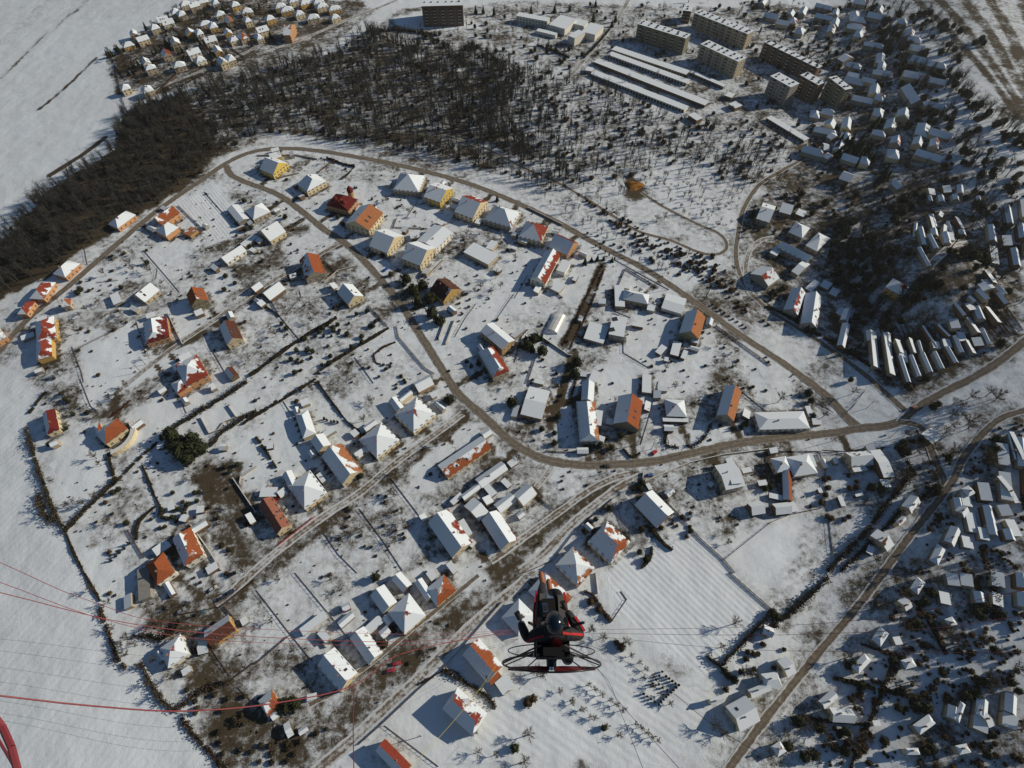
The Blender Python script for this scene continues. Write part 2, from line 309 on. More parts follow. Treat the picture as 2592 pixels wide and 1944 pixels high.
road('main_road', 'd', [(488, 358), (500, 378), (530, 393), (600, 420), (650, 455), (700, 495), (745, 525), (800, 578), (860, 650), (900, 710), (950, 790), (990, 850), (1035, 890), (1080, 932), (1120, 965), (1180, 993), (1260, 1005), (1340, 1003), (1420, 995), (1500, 978), (1600, 957), (1700, 944), (1800, 935), (1860, 925), (1920, 919), (1960, 905)], 5.2, MROAD)
road('paved_road', 'd', [(1945, 915), (1975, 885), (2030, 852), (2100, 817), (2160, 780), (2212, 738), (2260, 700)], 5.6, MTRACK)
road('paved_road', 'd', [(1945, 912), (1985, 920), (2003, 950), (2020, 995), (2040, 1040), (2048, 1075)], 4.6, MTRACK)
road('paved_road', 'd', [(2280, 870), (2212, 887), (2160, 905), (2120, 940), (2080, 990), (2050, 1050), (1960, 1165), (1860, 1300), (1760, 1420), (1660, 1545), (1560, 1680)], 4.2, MTRACK)
road('gritted_drive', 's', [(1375, 1040), (1350, 1030), (1345, 1010)], 8, MROAD)
# ---------------------------------------------------------------- buildings
RPX = [(np.array(L), wd) for L, wd in ROADS]
TILE = dict(orange=(.29, .085, .035), red=(.23, .045, .028), brown=(.10, .04, .028), dark=(.13, .02, .018), pale=(.36, .15, .07), slate=(.05, .055, .065), grey=(.26, .26, .25), pink=(.30, .12, .085))
WALL = dict(cream=(.62, .53, .36), orange=(.52, .28, .14), yellow=(.60, .45, .12), white=(.72, .70, .64), beige=(.42, .36, .27), grey=(.30, .28, .25), brown=(.17, .11, .07), tan=(.40, .26, .12), ochre=(.52, .34, .12), olive=(.24, .22, .15))
RECTS = []
def winmesh():
    m = MB(); m.box((0, 0, 0), 1.4, .10, 1.5, 0, (.30, .26, .2), 0); m.face([(-.62, -.056, .1), (.62, -.056, .1), (.62, -.056, 1.4), (-.62, -.056, 1.4)], (0, 0, 0), 0, 1)
    for z in (.72,): m.box((0, -.06, z), 1.24, .02, .06, 0, (.75, .74, .7))
    m.box((0, -.06, .1), .06, .02, 1.3, 0, (.75, .74, .7)); m.box((0, -.10, -.07), 1.5, .2, .07, 0, (.6, .6, .6)); return m.mesh('window', [MP, MGL])
WIN = winmesh()
m_ = MB(); m_.box((0, 0, 0), 1.0, .12, 2.1, 0, (.20, .10, .05)); m_.box((0, -.07, 1.3), .5, .03, .5, 0, (.05, .05, .06)); DOOR = m_.mesh('door', MP)
def chim():
    m = MB(); m.box((0, 0, -1.2), .62, .62, 2.3, 0, (.28, .12, .08)); m.box((0, 0, 1.1), .76, .76, .12, 0, (.35, .33, .31)); m.box((0, 0, 1.22), .3, .3, .18, 0, (.12, .08, .07)); return m.mesh('chimney', MW)
CHIM = chim()
def rect(k, c0, c1, c2, z):
    a, b, c = G(k, c0, z), G(k, c1, z), G(k, c2, z); L = np.linalg.norm(b - a); u = (b - a) / L; n = np.array([-u[1], u[0]]); wd = float((c - b) @ n)
    if wd < 0: n = -n; wd = -wd
    return a, u, n, L, wd
def build_box(root, a, u, n, L, W, kind, eh, rh, tile, s, nn, wall, base, win, chimneys, ov=.35, rows=None):
    O = np.array(root.location[:2])
    def pt(x, y, z): q = a + u * x + n * y - O; return (q[0], q[1], z)
    ccw = (u[0] * n[1] - u[1] * n[0]) > 0
    def fc(m, pts, col, snow=0, mi=0): m.face(pts if ccw else pts[::-1], col, snow if not isinstance(snow, list) or ccw else snow[::-1], mi)
    i = min(ov, W * .12); wl, ww = (i, L - i), (i, W - i); m = MB()
    for (x0, y0), (x1, y1) in (((wl[0], ww[0]), (wl[1], ww[0])), ((wl[1], ww[0]), (wl[1], ww[1])), ((wl[1], ww[1]), (wl[0], ww[1])), ((wl[0], ww[1]), (wl[0], ww[0]))):
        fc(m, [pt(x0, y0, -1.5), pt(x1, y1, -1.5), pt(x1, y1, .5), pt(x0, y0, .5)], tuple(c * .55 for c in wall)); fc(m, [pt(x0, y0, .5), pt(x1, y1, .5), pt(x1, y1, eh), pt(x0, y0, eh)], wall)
    if kind in 'gs':
        r = rh * (1 - 2 * i / W)
        for x in wl:
            tri = [pt(x, ww[0], eh), pt(x, ww[1], eh), pt(x, W / 2, eh + r)] if kind == 'g' else [pt(x, ww[0], eh), pt(x, ww[1], eh), pt(x, ww[1], eh + r)]
            fc(m, tri if x > L / 2 else tri[::-1], wall)
        if kind == 's': fc(m, [pt(wl[1], ww[1], eh), pt(wl[0], ww[1], eh), pt(wl[0], ww[1], eh + r), pt(wl[1], ww[1], eh + r)], wall)
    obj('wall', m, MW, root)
    m = MB(); e = eh + .02; t = .16
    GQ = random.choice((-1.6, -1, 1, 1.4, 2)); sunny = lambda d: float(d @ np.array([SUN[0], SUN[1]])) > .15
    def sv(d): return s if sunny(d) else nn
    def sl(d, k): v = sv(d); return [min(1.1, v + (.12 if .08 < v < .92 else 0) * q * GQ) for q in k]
    B = [pt(0, 0, e), pt(L, 0, e), pt(L, W, e), pt(0, W, e)]; T = [(q[0], q[1], q[2] + t) for q in B]
    fc(m, B[::-1], wall)
    for q in range(4): fc(m, [B[q], B[(q + 1) % 4], T[(q + 1) % 4], T[q]], (.16, .12, .1))
    r = e + t + rh
    if kind == 'f':
        fc(m, T, tile, nn); 
    elif kind == 'g':
        R = [pt(0, W / 2, r), pt(L, W / 2, r)]
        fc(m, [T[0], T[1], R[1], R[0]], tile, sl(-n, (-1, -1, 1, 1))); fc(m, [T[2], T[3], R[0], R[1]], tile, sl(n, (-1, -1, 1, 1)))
        fc(m, [T[1], T[2], R[1]], wall); fc(m, [T[3], T[0], R[0]], wall)
    elif kind == 's':
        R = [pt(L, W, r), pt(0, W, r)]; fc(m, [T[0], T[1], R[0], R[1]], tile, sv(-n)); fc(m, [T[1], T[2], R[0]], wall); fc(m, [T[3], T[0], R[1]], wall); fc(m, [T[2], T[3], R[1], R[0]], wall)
    else:
        h = min(W / 2, L / 2 * .98); hx = h if kind == 'h' else h * .45
        if kind == 'k': # half hip
            R = [pt(hx, W / 2, r), pt(L - hx, W / 2, r)]
        else: R = [pt(h, W / 2, r), pt(L - h, W / 2, r)]
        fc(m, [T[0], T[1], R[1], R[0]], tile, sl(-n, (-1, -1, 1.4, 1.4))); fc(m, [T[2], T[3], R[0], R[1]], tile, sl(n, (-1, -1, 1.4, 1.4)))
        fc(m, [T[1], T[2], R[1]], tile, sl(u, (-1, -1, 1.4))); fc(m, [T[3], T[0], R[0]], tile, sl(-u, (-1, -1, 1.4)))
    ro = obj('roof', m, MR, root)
    RECTS.append((a, u, n, L, W))
    if kind == 'g' and win and rh > 2.5 and random.random() < .6:
        for q in range(random.choice((1, 2, 2))):
            x = L * (.25 + .22 * q); y0, y1 = (W * .18, W * .31) if sunny(-n) else (W * .82, W * .69); zz = lambda y: e + t + rh * (1 - abs(y - W / 2) / (W / 2)) + .09
            mm = MB(); fc(mm, [pt(x, y0, zz(y0)), pt(x + 1.1, y0, zz(y0)), pt(x + 1.1, y1, zz(y1)), pt(x, y1, zz(y1))] if y0 < y1 else [pt(x + 1.1, y0, zz(y0)), pt(x, y0, zz(y0)), pt(x, y1, zz(y1)), pt(x + 1.1, y1, zz(y1))], (.05, .05, .06), 0, 0)
            for (ya, yb) in ((y0, y1),): mm.tube(pt(x, ya, zz(ya)), pt(x, yb, zz(yb)), .07, .07, 4, (.2, .18, .16), 1); mm.tube(pt(x + 1.1, ya, zz(ya)), pt(x + 1.1, yb, zz(yb)), .07, .07, 4, (.2, .18, .16), 1)
            obj('skylight', mm, [MGL, MP], ro)
    if kind in 'ghk' and chimneys:
        for q in range(chimneys):
            x = L * (.35 + .3 * q + random.uniform(-.05, .05)); y = W / 2 + random.choice((-1, 1)) * W * .10; p = pt(x, y, e + t + rh * (1 - abs(y - W / 2) / (W / 2)))
            obj('chimney', CHIM, None, ro, p, math.atan2(u[1], u[0]))
    if win:
        st = rows or (1 if eh < 4.2 else 2)
        for wi, (p0, p1, nrm) in enumerate(((pt(wl[0], ww[0], 0), pt(wl[1], ww[0], 0), -n), (pt(wl[1], ww[0], 0), pt(wl[1], ww[1], 0), u), (pt(wl[1], ww[1], 0), pt(wl[0], ww[1], 0), n), (pt(wl[0], ww[1], 0), pt(wl[0], ww[0], 0), -u))):
            p0 = Vector(p0); p1 = Vector(p1); LL = (p1 - p0).length; k = int(LL / 3.4); ang = math.atan2(nrm[1], nrm[0]) + math.pi / 2
            for row in range(st):
                for q in range(k):
                    p = p0.lerp(p1, (q + .5) / k); p = p + Vector((nrm[0], nrm[1], 0)) * .02; p.z = 1.1 + row * 2.75
                    if row == 0 and q == k // 2 and wi in (0, 2): p.z = .05; obj('door', DOOR, None, root, p, ang); continue
                    obj('window', WIN, None, root, p, ang)
            if kind == 'g' and rh > 2.6 and wi in (1, 3) and st < 3: p = p0.lerp(p1, .5) + Vector((nrm[0], nrm[1], 0)) * .02; p.z = eh + .35; obj('window', WIN, None, root, p, ang)
def house(k, c0, c1, c2, kind='g', s=.6, tile='red', wall='cream', eh=3.6, rh=None, n=1.05, wings=(), label=None, nick=None, cat='house', name='house', win=True, ch=1, rows=None, group=None, look=None, nudge=False):
    a, u, nn, L, W = rect(k, c0, c1, c2, eh)
    if nudge:
        for _ in range(14):
            c = a + u * L / 2 + nn * W / 2; best_ = min(((np.min(np.hypot(l[:, 0] - c[0], l[:, 1] - c[1])) - wd / 2, l[np.argmin(np.hypot(l[:, 0] - c[0], l[:, 1] - c[1]))]) for l, wd in RPX), key=lambda t: t[0])
            if best_[0] > max(W, L) * .5 + 1: break
            d_ = c - best_[1]; a = a + d_ / (np.linalg.norm(d_) + .01) * 1.2
    if rh is None: rh = 0 if kind == 'f' else min(W, L) * .5 * (.80 if kind in 'gk' else .72)
    cen = a + u * L / 2 + nn * W / 2
    root = bpy.data.objects.new(name, None); C.objects.link(root); root.location = (cen[0], cen[1], h0(cen)); root.empty_display_size = 1
    bpy.context.view_layer.update() if False else None
    tc = TILE[tile]; wc = WALL[wall]; v = random.uniform(.9, 1.1); wc = tuple(x * v for x in wc)
    build_box(root, a, u, nn, L, W, kind, eh, rh, tc, s, n, wc, None, win, ch if win else 0, rows=rows)
    for wg in wings:
        kk, d0, d1, d2, wk, weh, ws = wg[:7]; wt = TILE[wg[7]] if len(wg) > 7 else tc
        b = rect(kk, d0, d1, d2, weh); build_box(root, *b, wk, weh, 0 if wk == 'f' else min(b[3], b[4]) * .34, wt, ws, 1.05, wc, None, False, 0, ov=.25)
    if label: tag(root, label, cat, group)
    else: late(root, look or 'snow-covered shed', cat, cen, group)
    if nick: NICK.append((cen, nick))
    return root, cen
def shed(k, c0, c1, c2, kind='f', eh=2.6, look='small snow-capped shed', wall='brown', s=1, tile='brown', n=1.05, cat='shed', rh=None):
    return house(k, c0, c1, c2, kind, s, tile, wall, eh, rh, n, cat=cat, name='shed', win=False, look=look, group='garden sheds and outbuildings')
Hs = house
# row 1, column 0
Hs('10', (1010, 335), (1168, 218), (1130, 148), 'h', .95, 'red', 'orange', label='long snowy-roofed house with orange wall between the wood and loop road', nick='long orange-walled roadside house')
Hs('10', (1390, 305), (1545, 200), (1505, 130), 'g', .35, 'orange', 'orange', 4.5, wings=[('10', (1425, 405), (1535, 325), (1450, 270), 'h', 4, .8)], label='orange-walled house with broken red and white roofs on a clean plot', nick='house of broken roofs')
shed('10', (1630, 400), (1700, 345), (1650, 308), 'f', 3, 'unfinished orange timber shed in a fenced yard', 'tan', n=.3, tile='pale')
Hs('10', (1945, 168), (2045, 292), (2112, 210), 'g', 1, 'grey', 'grey', 3, 1.6, label='pale barn with blue-grey snowy roof beside dark round trees', nick='pale snowy barn', cat='barn', name='barn', win=False)
Hs('10', (1945, 635), (2115, 525), (2075, 470), 'g', .9, 'dark', 'white', 3, n=.45, label='long low house with dark red and white roof near the rubble gardens', nick='long low red-and-white house')
shed('10', (2100, 490), (2215, 405), (2190, 368), 'f', 3, 'long white-roofed garage', 'grey')
Hs('10', (1790, 950), (1745, 848), (1590, 885), 'g', .12, 'orange', 'olive', 5.5, 5, n=.0, label='tall steep house with vivid bare orange roof above the snowy lane', nick='vivid orange steep house')
Hs('10', (1455, 1262), (1428, 1085), (1225, 1140), 'k', .42, 'dark', 'orange', 4.5, 5.2, label='house with crimson tiles striped by snow beside the furrowed field', nick='crimson striped house')
Hs('10', (1245, 968), (1372, 862), (1322, 768), 'g', .95, 'red', 'beige', 3.4, label='small white-gabled house by bushes above the furrowed field', nick='small white-gabled house')
shed('10', (940, 905), (975, 990), (1030, 920), 'f', 2.8, 'flat grey shed', 'grey')
Hs('10', (532, 1012), (600, 995), (640, 925), 'h', .12, 'orange', 'beige', 4.5, 3.5, label='small house with plain brick-orange hipped roof right of the loop road', nick='brick-orange hipped house')
Hs('10', (375, 942), (478, 790), (408, 722), 'h', .45, 'red', 'orange', 4, label='orange-walled house with patchy red roof at the wood edge', nick='patchy house at the wood edge')
Hs('10', (228, 1070), (300, 955), (262, 898), 'h', .2, 'red', 'orange', 4, label='narrow mostly bare red-roofed house at the wood edge', nick='narrow red wood-edge house')
Hs('10', (560, 755), (688, 632), (622, 568), 'h', .72, 'red', 'orange', 4, label='snow-heavy house with red blotches under the wood, nearest the road bend', nick='blotched house under the wood')
Hs('10', (482, 1262), (462, 1080), (310, 1200), 'h', .42, 'red', 'ochre', 5, wings=[('10', (445, 1420), (440, 1260), (315, 1310), 'h', 4.5, .4)], label='large two-part villa of white-swirled red roofs beside the open field', nick='swirled red villa')
Hs('10', (1595, 1690), (1788, 1590), (1715, 1395), 'h', .5, 'red', 'orange', 5.5, wings=[('10', (1500, 1560), (1600, 1500), (1640, 1410), 'h', 5, .6), ('20', (1520, 130), (1640, 60), (1590, -30), 'h', 4, .6)], label='big villa whose roof is a star of snow and red tiles', nick='snow-star villa')
Hs('10', (2085, 1280), (2015, 1128), (1880, 1188), 'g', 0, 'brown', 'cream', 4.5, label='cream house with bare brown roof below the snowy lane', nick='cream brown-roofed house')
shed('10', (2050, 1590), (1990, 1518), (1920, 1560), 'g', 2.6, 'brown-roofed shed', 'brown', s=0)
Hs('10', (-60, 1330), (50, 1260), (10, 1150), 'h', .6, 'red', 'orange', 4.5, label='house cut by the left border, red roof half under snow', nick='house cut by the left border')
# row 1, column 1
r_, c_ = Hs('11', (785, 185), (868, 85), (700, 10), 'k', 0, 'dark', 'orange', 5, 4, label='dark red house with bulging turret roofs by the crossroads', nick='turreted dark red house', n=.0)
for q in ((680, 105), (752, 135), (800, 15)):
    c = G('11', q, 5) - c_; m = MB(); R0 = [(2.2, 0), (2.4, 5), (2.6, 6.3), (2.0, 8.0), (.9, 9.4), (.05, 10.2)]
    for (ra, za), (rb, zb) in zip(R0[:-1], R0[1:]): m.tube((c[0], c[1], za), (c[0], c[1], zb), ra, rb, 10, WALL['tan'] if za < 5 else TILE['dark'], caps=False)
    obj('turret', m, MW, r_)
Hs('11', (962, 352), (1086, 202), (955, 62), 'g', .02, 'pale', 'cream', 6, 5.5, label='tall cream house with one broad bare brown-orange roof slope', nick='tall brown-orange roofed house', rows=2)
Hs('11', (962, 485), (1118, 548), (1222, 380), 'g', .95, 'brown', 'cream', 5, label='cream house with grey snowy roof beside a dark conifer near the crossroads', nick='cream house by the conifer')
Hs('11', (1535, 515), (1682, 372), (1510, 308), 'g', 1, 'grey', 'white', 5, 2.2, label='long plain white-roofed building, largest behind the twin cream gables', nick='long plain white building', cat='building', name='long_building')
Hs('11', (1242, 592), (1402, 655), (1535, 502), 'g', 1, 'red', 'cream', 6, label='tall cream house with two dark gable windows above the main road', nick='tall twin-window cream house')
shed('11', (1320, 425), (1400, 410), (1400, 350), 'f', 3, 'flat white garage', 'grey')
Hs('11', (1770, 535), (1985, 645), (2068, 556), 'f', 1, 'grey', 'beige', 4, wings=[('11', (1960, 500), (2020, 520), (2070, 450), 'f', 3.5, 1)], label='flat white stepped building in the middle gardens', nick='flat white stepped building', cat='building', name='flat_building', win=False)
Hs('11', (1695, 190), (1852, 250), (1948, 88), 'g', .35, 'red', 'cream', 5.5, label='cream gabled house with red ridge and grey snow slope', nick='cream house with red ridge')
Hs('11', (1945, 260), (2180, 330), (2235, 185), 'h', .8, 'red', 'beige', 4.5, label='broad snow-grey house below the loop road, hipped', nick='broad snow-grey house')
Hs('11', (1430, 62), (1572, 112), (1650, -25), 'g', .75, 'orange', 'yellow', 5.5, 4.5, label='bright yellow house with an orange roof triangle', nick='bright yellow house', n=.75)
Hs('01', (1165, 1628), (1390, 1652), (1432, 1505), 'h', 1, 'brown', 'beige', 4.5, label='villa with pointed all-white hipped roof beside the yellow house', nick='white pointed villa')
Hs('11', (592, 722), (532, 560), (368, 622), 'g', .1, 'orange', 'beige', 4.5, 5, n=.55, label='large orange-roofed house on the corner of lane and main road', nick='large orange corner house')
shed('11', (115, 952), (250, 852), (190, 780), 'g', 2.8, 'long white-roofed shed', 'brown')
shed('11', (-10, 880), (60, 830), (30, 780), 'g', 2.8, 'small white shed')
Hs('11', (918, 915), (822, 812), (690, 885), 'g', 1.05, 'brown', 'cream', 4, label='small cream house with two arched gable windows', nick='house with arched windows')
Hs('11', (1480, 865), (1600, 960), (1708, 822), 'g', .02, 'brown', 'ochre', 4.5, n=.25, label='dark brown house hidden behind big evergreens', nick='dark brown house')
Hs('11', (1915, 1215), (2105, 1375), (2205, 1285), 'g', 1, 'brown', 'tan', 6.5, 2.5, label='tall tan house with steep snow roof inside the road bend', nick='tall tan house in the bend')
Hs('11', (1895, 1395), (2025, 1615), (2145, 1520), 'k', .38, 'red', 'beige', 4.5, label='house of red and white patches just below the tall tan house', nick='red patched house in the bend')
Hs('11', (115, 445), (252, 362), (190, 252), 'g', .95, 'dark', 'cream', 4, label='cream house with white roof edged in dark red', nick='white house edged dark red')
Hs('11', (-30, 262), (120, 192), (50, 112), 'h', .9, 'red', 'beige', 3.5, label='white-roofed cottage among dark trees above the rubble gardens', nick='white cottage among dark trees')
shed('21', (1390, 115), (1522, 45), (1470, -35), 'g', 3, 'white garage with brown walls', 'tan')
Hs('01', (25, 1452), (140, 1500), (232, 1385), 'g', .95, 'orange', 'yellow', 5, wings=[('01', (120, 1370), (215, 1345), (190, 1300), 'g', 4, .8)], label='orange-yellow house with white roof inside the top road loop', nick='orange-yellow house in the loop')
Hs('01', (345, 1580), (430, 1645), (528, 1505), 'k', .8, 'dark', 'cream', 5, label='cream house beside a walled yard inside the top road loop', nick='cream house by walled yard')
# row 1, column 2
Hs('12', (38, 405), (235, 452), (288, 312), 'h', .25, 'red', 'cream', 4.5, wings=[('12', (30, 430), (110, 460), (145, 390), 'f', 3, 1), ('12', (110, 355), (175, 360), (185, 300), 'h', 6, 1)], label='blue-shaded house with red roof edges and a white dormer', nick='house with white dormer')
Hs('12', (298, 490), (462, 565), (535, 450), 'g', .15, 'dark', 'orange', 4, label='grey-sloped house with a thin red strip along its ridge', nick='house with red ridge strip')
Hs('12', (272, 812), (402, 565), (285, 505), 'g', .45, 'red', 'white', 5, wings=[('12', (365, 690), (440, 715), (475, 615), 'f', 4, 1)], label='villa with glinting red roof half white beside clipped conifers', nick='glinting villa by clipped conifers')
shed('12', (390, 885), (445, 820), (385, 768), 'f', 3, 'square white outbuilding', 'beige')
Hs('12', (930, 940), (1150, 985), (1190, 905), 'h', 1, 'orange', 'beige', 4, wings=[('12', (870, 1000), (955, 1005), (1000, 825), 'f', 3.2, 1), ('12', (1140, 1030), (1205, 1045), (1245, 975), 'f', 3, 1)], label='U-shaped snow-white farmhouse beside the loop road', nick='U-shaped white farmhouse')
Hs('12', (1265, 1015), (1440, 1068), (1455, 930), 'g', 1, 'grey', 'white', 3, 1, label='paired flat white garages beside the loop road', nick='paired white garages', cat='garage', name='garage', win=False)
Hs('12', (1590, 1285), (1645, 1095), (1480, 1035), 'g', .05, 'pale', 'olive', 5, wings=[('12', (1520, 1300), (1580, 1320), (1600, 1270), 'f', 3, 1)], label='house with orange slope and grey snow slope touching the loop road', nick='orange-and-grey roadside house')
r_, c_ = Hs('12', (815, 1240), (945, 1265), (972, 1100), 'f', 1, 'grey', 'grey', 6, label='flat-roofed grey cube house with two dark roof hatches', nick='flat grey cube house')
for q in ((870, 1110), (845, 1200)):
    c = G('12', q, 6.2) - c_; m = MB(); m.box((c[0], c[1], 6.1), 3, 3, .5, .2, (.04, .04, .045)); obj('roof_hatch', m, MW, r_)
shed('12', (600, 1275), (768, 1322), (800, 1170), 'f', 3, 'flat half-white garage', 'grey', n=1)
for c0, c1, c2 in (((1212, 1390), (1262, 1420), (1302, 1345)), ((1340, 1410), (1412, 1430), (1432, 1310)), ((1430, 1440), (1470, 1455), (1478, 1380)), ((1290, 1468), (1325, 1475), (1330, 1440)), ((640, 1630), (705, 1655), (735, 1565)), ((1520, 1310), (1570, 1325), (1590, 1275))): shed('12', c0, c1, c2, look='small white-roofed shed')
# greenhouse
a, u, n, L, W = rect('12', (378, 1225), (452, 1078), (345, 1045), 2); m = MB(); fr = MB()
for i in range(6):
    t0, t1 = math.pi * i / 6, math.pi * (i + 1) / 6
    def gp(x, t): q = a + u * x + n * (W / 2 - W / 2 * math.cos(t)); return (q[0], q[1], h0(a) + 3 * math.sin(t))
    for j in range(5): m.face([gp(L * j / 5, t0), gp(L * (j + 1) / 5, t0), gp(L * (j + 1) / 5, t1), gp(L * j / 5, t1)])
    for j in range(6): fr.tube(gp(L * j / 5, t0), gp(L * j / 5, t1), .06, .06, 4, (.6, .6, .6))
gh = obj('greenhouse', fr, MP); obj('glazing', m, MFOIL, gh); tag(gh, 'glinting foil greenhouse beside the strip garden', 'greenhouse'); NICK.append((a, 'glinting greenhouse'))
# row 1, column 3 : quarter in the road bend
Hs('12', (2078, 250), (2190, 285), (2235, 140), 'g', 1, 'brown', 'grey', 5, label='grey gabled house with round windows, first inside the quarter bend', nick='grey house in the quarter bend')
Hs('13', (100, 190), (200, 218), (222, 165), 's', 1, 'grey', 'grey', 4, label='lean-to blue-shaded house in the shady quarter', nick='lean-to house in the quarter')
shed('13', (240, 210), (310, 235), (322, 180), look='pale shed in the shady quarter')
Hs('13', (178, 365), (300, 418), (332, 312), 'h', 1, 'brown', 'grey', 4, label='house with bright triangular white hip in the shady quarter', nick='house with bright white hip')
Hs('13', (322, 485), (425, 532), (448, 370), 'h', 1, 'brown', 'grey', 4, label='house with leaf-shaped sunlit roof slope in the shady quarter', nick='house with leaf-shaped slope')
Hs('13', (85, 500), (345, 625), (370, 560), 'g', 1, 'red', 'grey', 4.5, wings=[('13', (10, 830), (105, 760), (165, 500), 'g', 4, .6), ('13', (205, 700), (265, 735), (320, 610), 'g', 4, 1), ('13', (20, 540), (80, 570), (100, 490), 'f', 3, 1)], label='large U-shaped courtyard house, red and white, in the shady quarter', nick='U-shaped courtyard house')
Hs('13', (262, 1078), (335, 890), (228, 805), 'g', .55, 'red', 'grey', 4, label='long house with half red half white sun slope in the shady quarter', nick='half red half white long house')
Hs('13', (430, 1190), (470, 920), (330, 860), 'g', .75, 'brown', 'grey', 4, label='long blue-shaded house beside the shady quarter wood', nick='long blue-shaded house')
for c0, c1, c2 in (((445, 830), (520, 860), (535, 790)), ((520, 895), (590, 920), (600, 850)), ((580, 1060), (630, 1085), (645, 1010)), ((320, 850), (375, 880), (390, 760))): shed('13', c0, c1, c2, look='blue-shaded flat shed')
ROWH = [('13', (690, 1140), (725, 1040), (655, 1020)), ('13', (665, 1360), (715, 1160), (640, 1150)), ('13', (965, 1530), (935, 1220), (870, 1220)), ('13', (1105, 1590), (1050, 1260), (985, 1260)), ('13', (1190, 1400), (1140, 1290), (1085, 1310)),
    ('13', (1290, 1400), (1240, 1275), (1205, 1290)), ('13', (1345, 1400), (1310, 1295), (1280, 1300)), ('13', (1575, 1255), (1510, 1120), (1480, 1140)), ('13', (1700, 1395), (1640, 1245), (1590, 1260)), ('13', (1700, 1090), (1650, 950), (1615, 960)),
    ('13', (1825, 1235), (1760, 1080), (1715, 1095)), ('13', (1500, 365), (1410, 255), (1370, 275)), ('13', (1300, 385), (1265, 325), (1240, 340)), ('13', (1420, 650), (1320, 500), (1280, 520)), ('13', (1500, 240), (1520, 200), (1470, 200)),
    ('13', (1425, 100), (1410, 55), (1370, 65)), ('13', (1840, 110), (1830, 60), (1785, 75)), ('13', (2070, 990), (2010, 880), (1980, 900)), ('13', (1240, 1650), (1160, 1430), (1120, 1450)), ('13', (1330, 1600), (1250, 1420), (1215, 1440)),
    ('13', (1430, 1560), (1350, 1400), (1310, 1420)), ('13', (1530, 1530), (1450, 1390), (1415, 1410)), ('13', (1650, 1480), (1560, 1350), (1520, 1370)), ('13', (1800, 1400), (1730, 1290), (1690, 1310)), ('13', (1930, 1330), (1870, 1180), (1830, 1200)),
    ('13', (1470, 1350), (1390, 1120), (1355, 1140)), ('13', (2000, 1150), (1920, 990), (1880, 1010)), ('13', (1560, 400), (1520, 340), (1490, 350)), ('13', (1620, 380), (1560, 280), (1530, 300)), ('13', (1700, 330), (1640, 240), (1600, 260)), ('13', (1390, 470), (1310, 360), (1280, 380)), ('13', (1480, 500), (1400, 400), (1370, 420)),
    ('13', (1960, 820), (1900, 700), (1870, 715)), ('13', (1900, 950), (1840, 840), (1800, 860)), ('13', (1790, 960), (1750, 900), (1720, 915))]
for i, (k, c0, c1, c2) in enumerate(ROWH):
    house(k, c0, c1, c2, random.choice('ggs'), random.choice((1, 1, .8)), random.choice(('brown', 'red', 'slate')), random.choice(('grey', 'brown', 'beige')), 3.2, look='narrow snowy strip house', group='narrow strip houses of the shady town', win=False, ch=0)
def strips(top, bot, n, kk='13', fill=.86, segs=((.02, .34), (.4, .62), (.7, .9)), look='narrow snowy strip house', grp='narrow strip houses of the shady town'):
    T_ = smoothline(GL(kk, top), 2); B_ = smoothline(GL(kk, bot), 2)
    for i in range(n):
        t = (i + .5) / n; a = T_[int(t * (len(T_) - 1))]; b = B_[int(t * (len(B_) - 1))]; t2 = min(.999, t + 1 / n); wd = np.linalg.norm(T_[int(t2 * (len(T_) - 1))] - a) * fill * random.uniform(.5, .75); wd = min(max(wd, 4.5), 9); d = b - a; L0 = np.linalg.norm(d); u = d / L0; nn_ = np.array([-u[1], u[0]])
        for s0, s1 in segs:
            if random.random() < .2: continue
            s0 += random.uniform(-.03, .03); s1 += random.uniform(-.06, .06); L = (s1 - s0) * L0; p = a + u * s0 * L0; c = p + u * L / 2
            if L < 5 or any(np.linalg.norm(c - (ra + ru * rL / 2 + rn * rW / 2)) < min(rL, L) * .5 + 1.5 for ra, ru, rn, rL, rW in RECTS) or onroad0(c): continue
            root = bpy.data.objects.new('house', None); C.objects.link(root); root.location = (c[0], c[1], h0(c)); kd = random.choice('ggsf')
            build_box(root, p - nn_ * wd / 2, u, nn_, L, wd, kd, 3.0, 0 if kd == 'f' else wd * .34, TILE[random.choice(('brown', 'red', 'slate'))], random.choice((1, 1, .7)), 1.05, WALL[random.choice(('grey', 'brown', 'beige'))], None, False, 0, ov=.2)
            late(root, look, 'house', c, grp)
RPX.append((np.array(smoothline(GL('31', [(2300, 40), (1900, 260), (1550, 500), (1330, 640), (1250, 860), (950, 1180), (700, 1350), (400, 1600)]), 3)), 14)); RPX.append((np.array(smoothline(GL('22', [(770, 950), (500, 1100), (250, 1290), (0, 1530)]), 3)), 12))
def onroad0(c): return any(np.min(np.hypot(L[:, 0] - c[0], L[:, 1] - c[1])) < wd / 2 + 3 for L, wd in RPX)
strips([(850, 1230), (1100, 1250), (1330, 1120), (1500, 1130), (1700, 1060), (1900, 960)], [(900, 1540), (1180, 1650), (1560, 1500), (1760, 1400), (1980, 1280)], 19)
strips([(1240, 330), (1400, 230), (1600, 190)], [(1400, 640), (1540, 520), (1700, 430)], 9); strips([(1380, 10), (1600, -10), (1850, 10)], [(1420, 150), (1600, 140), (1850, 200)], 8, segs=((.05, .5), (.6, .95)))
strips([(1880, 350), (2000, 200), (2200, 60)], [(1960, 820), (2080, 740), (2250, 600)], 8); strips([(1620, 900), (1800, 820), (1900, 700)], [(1700, 1090), (1900, 980), (2080, 900)], 8, segs=((.05, .5), (.6, .95)))
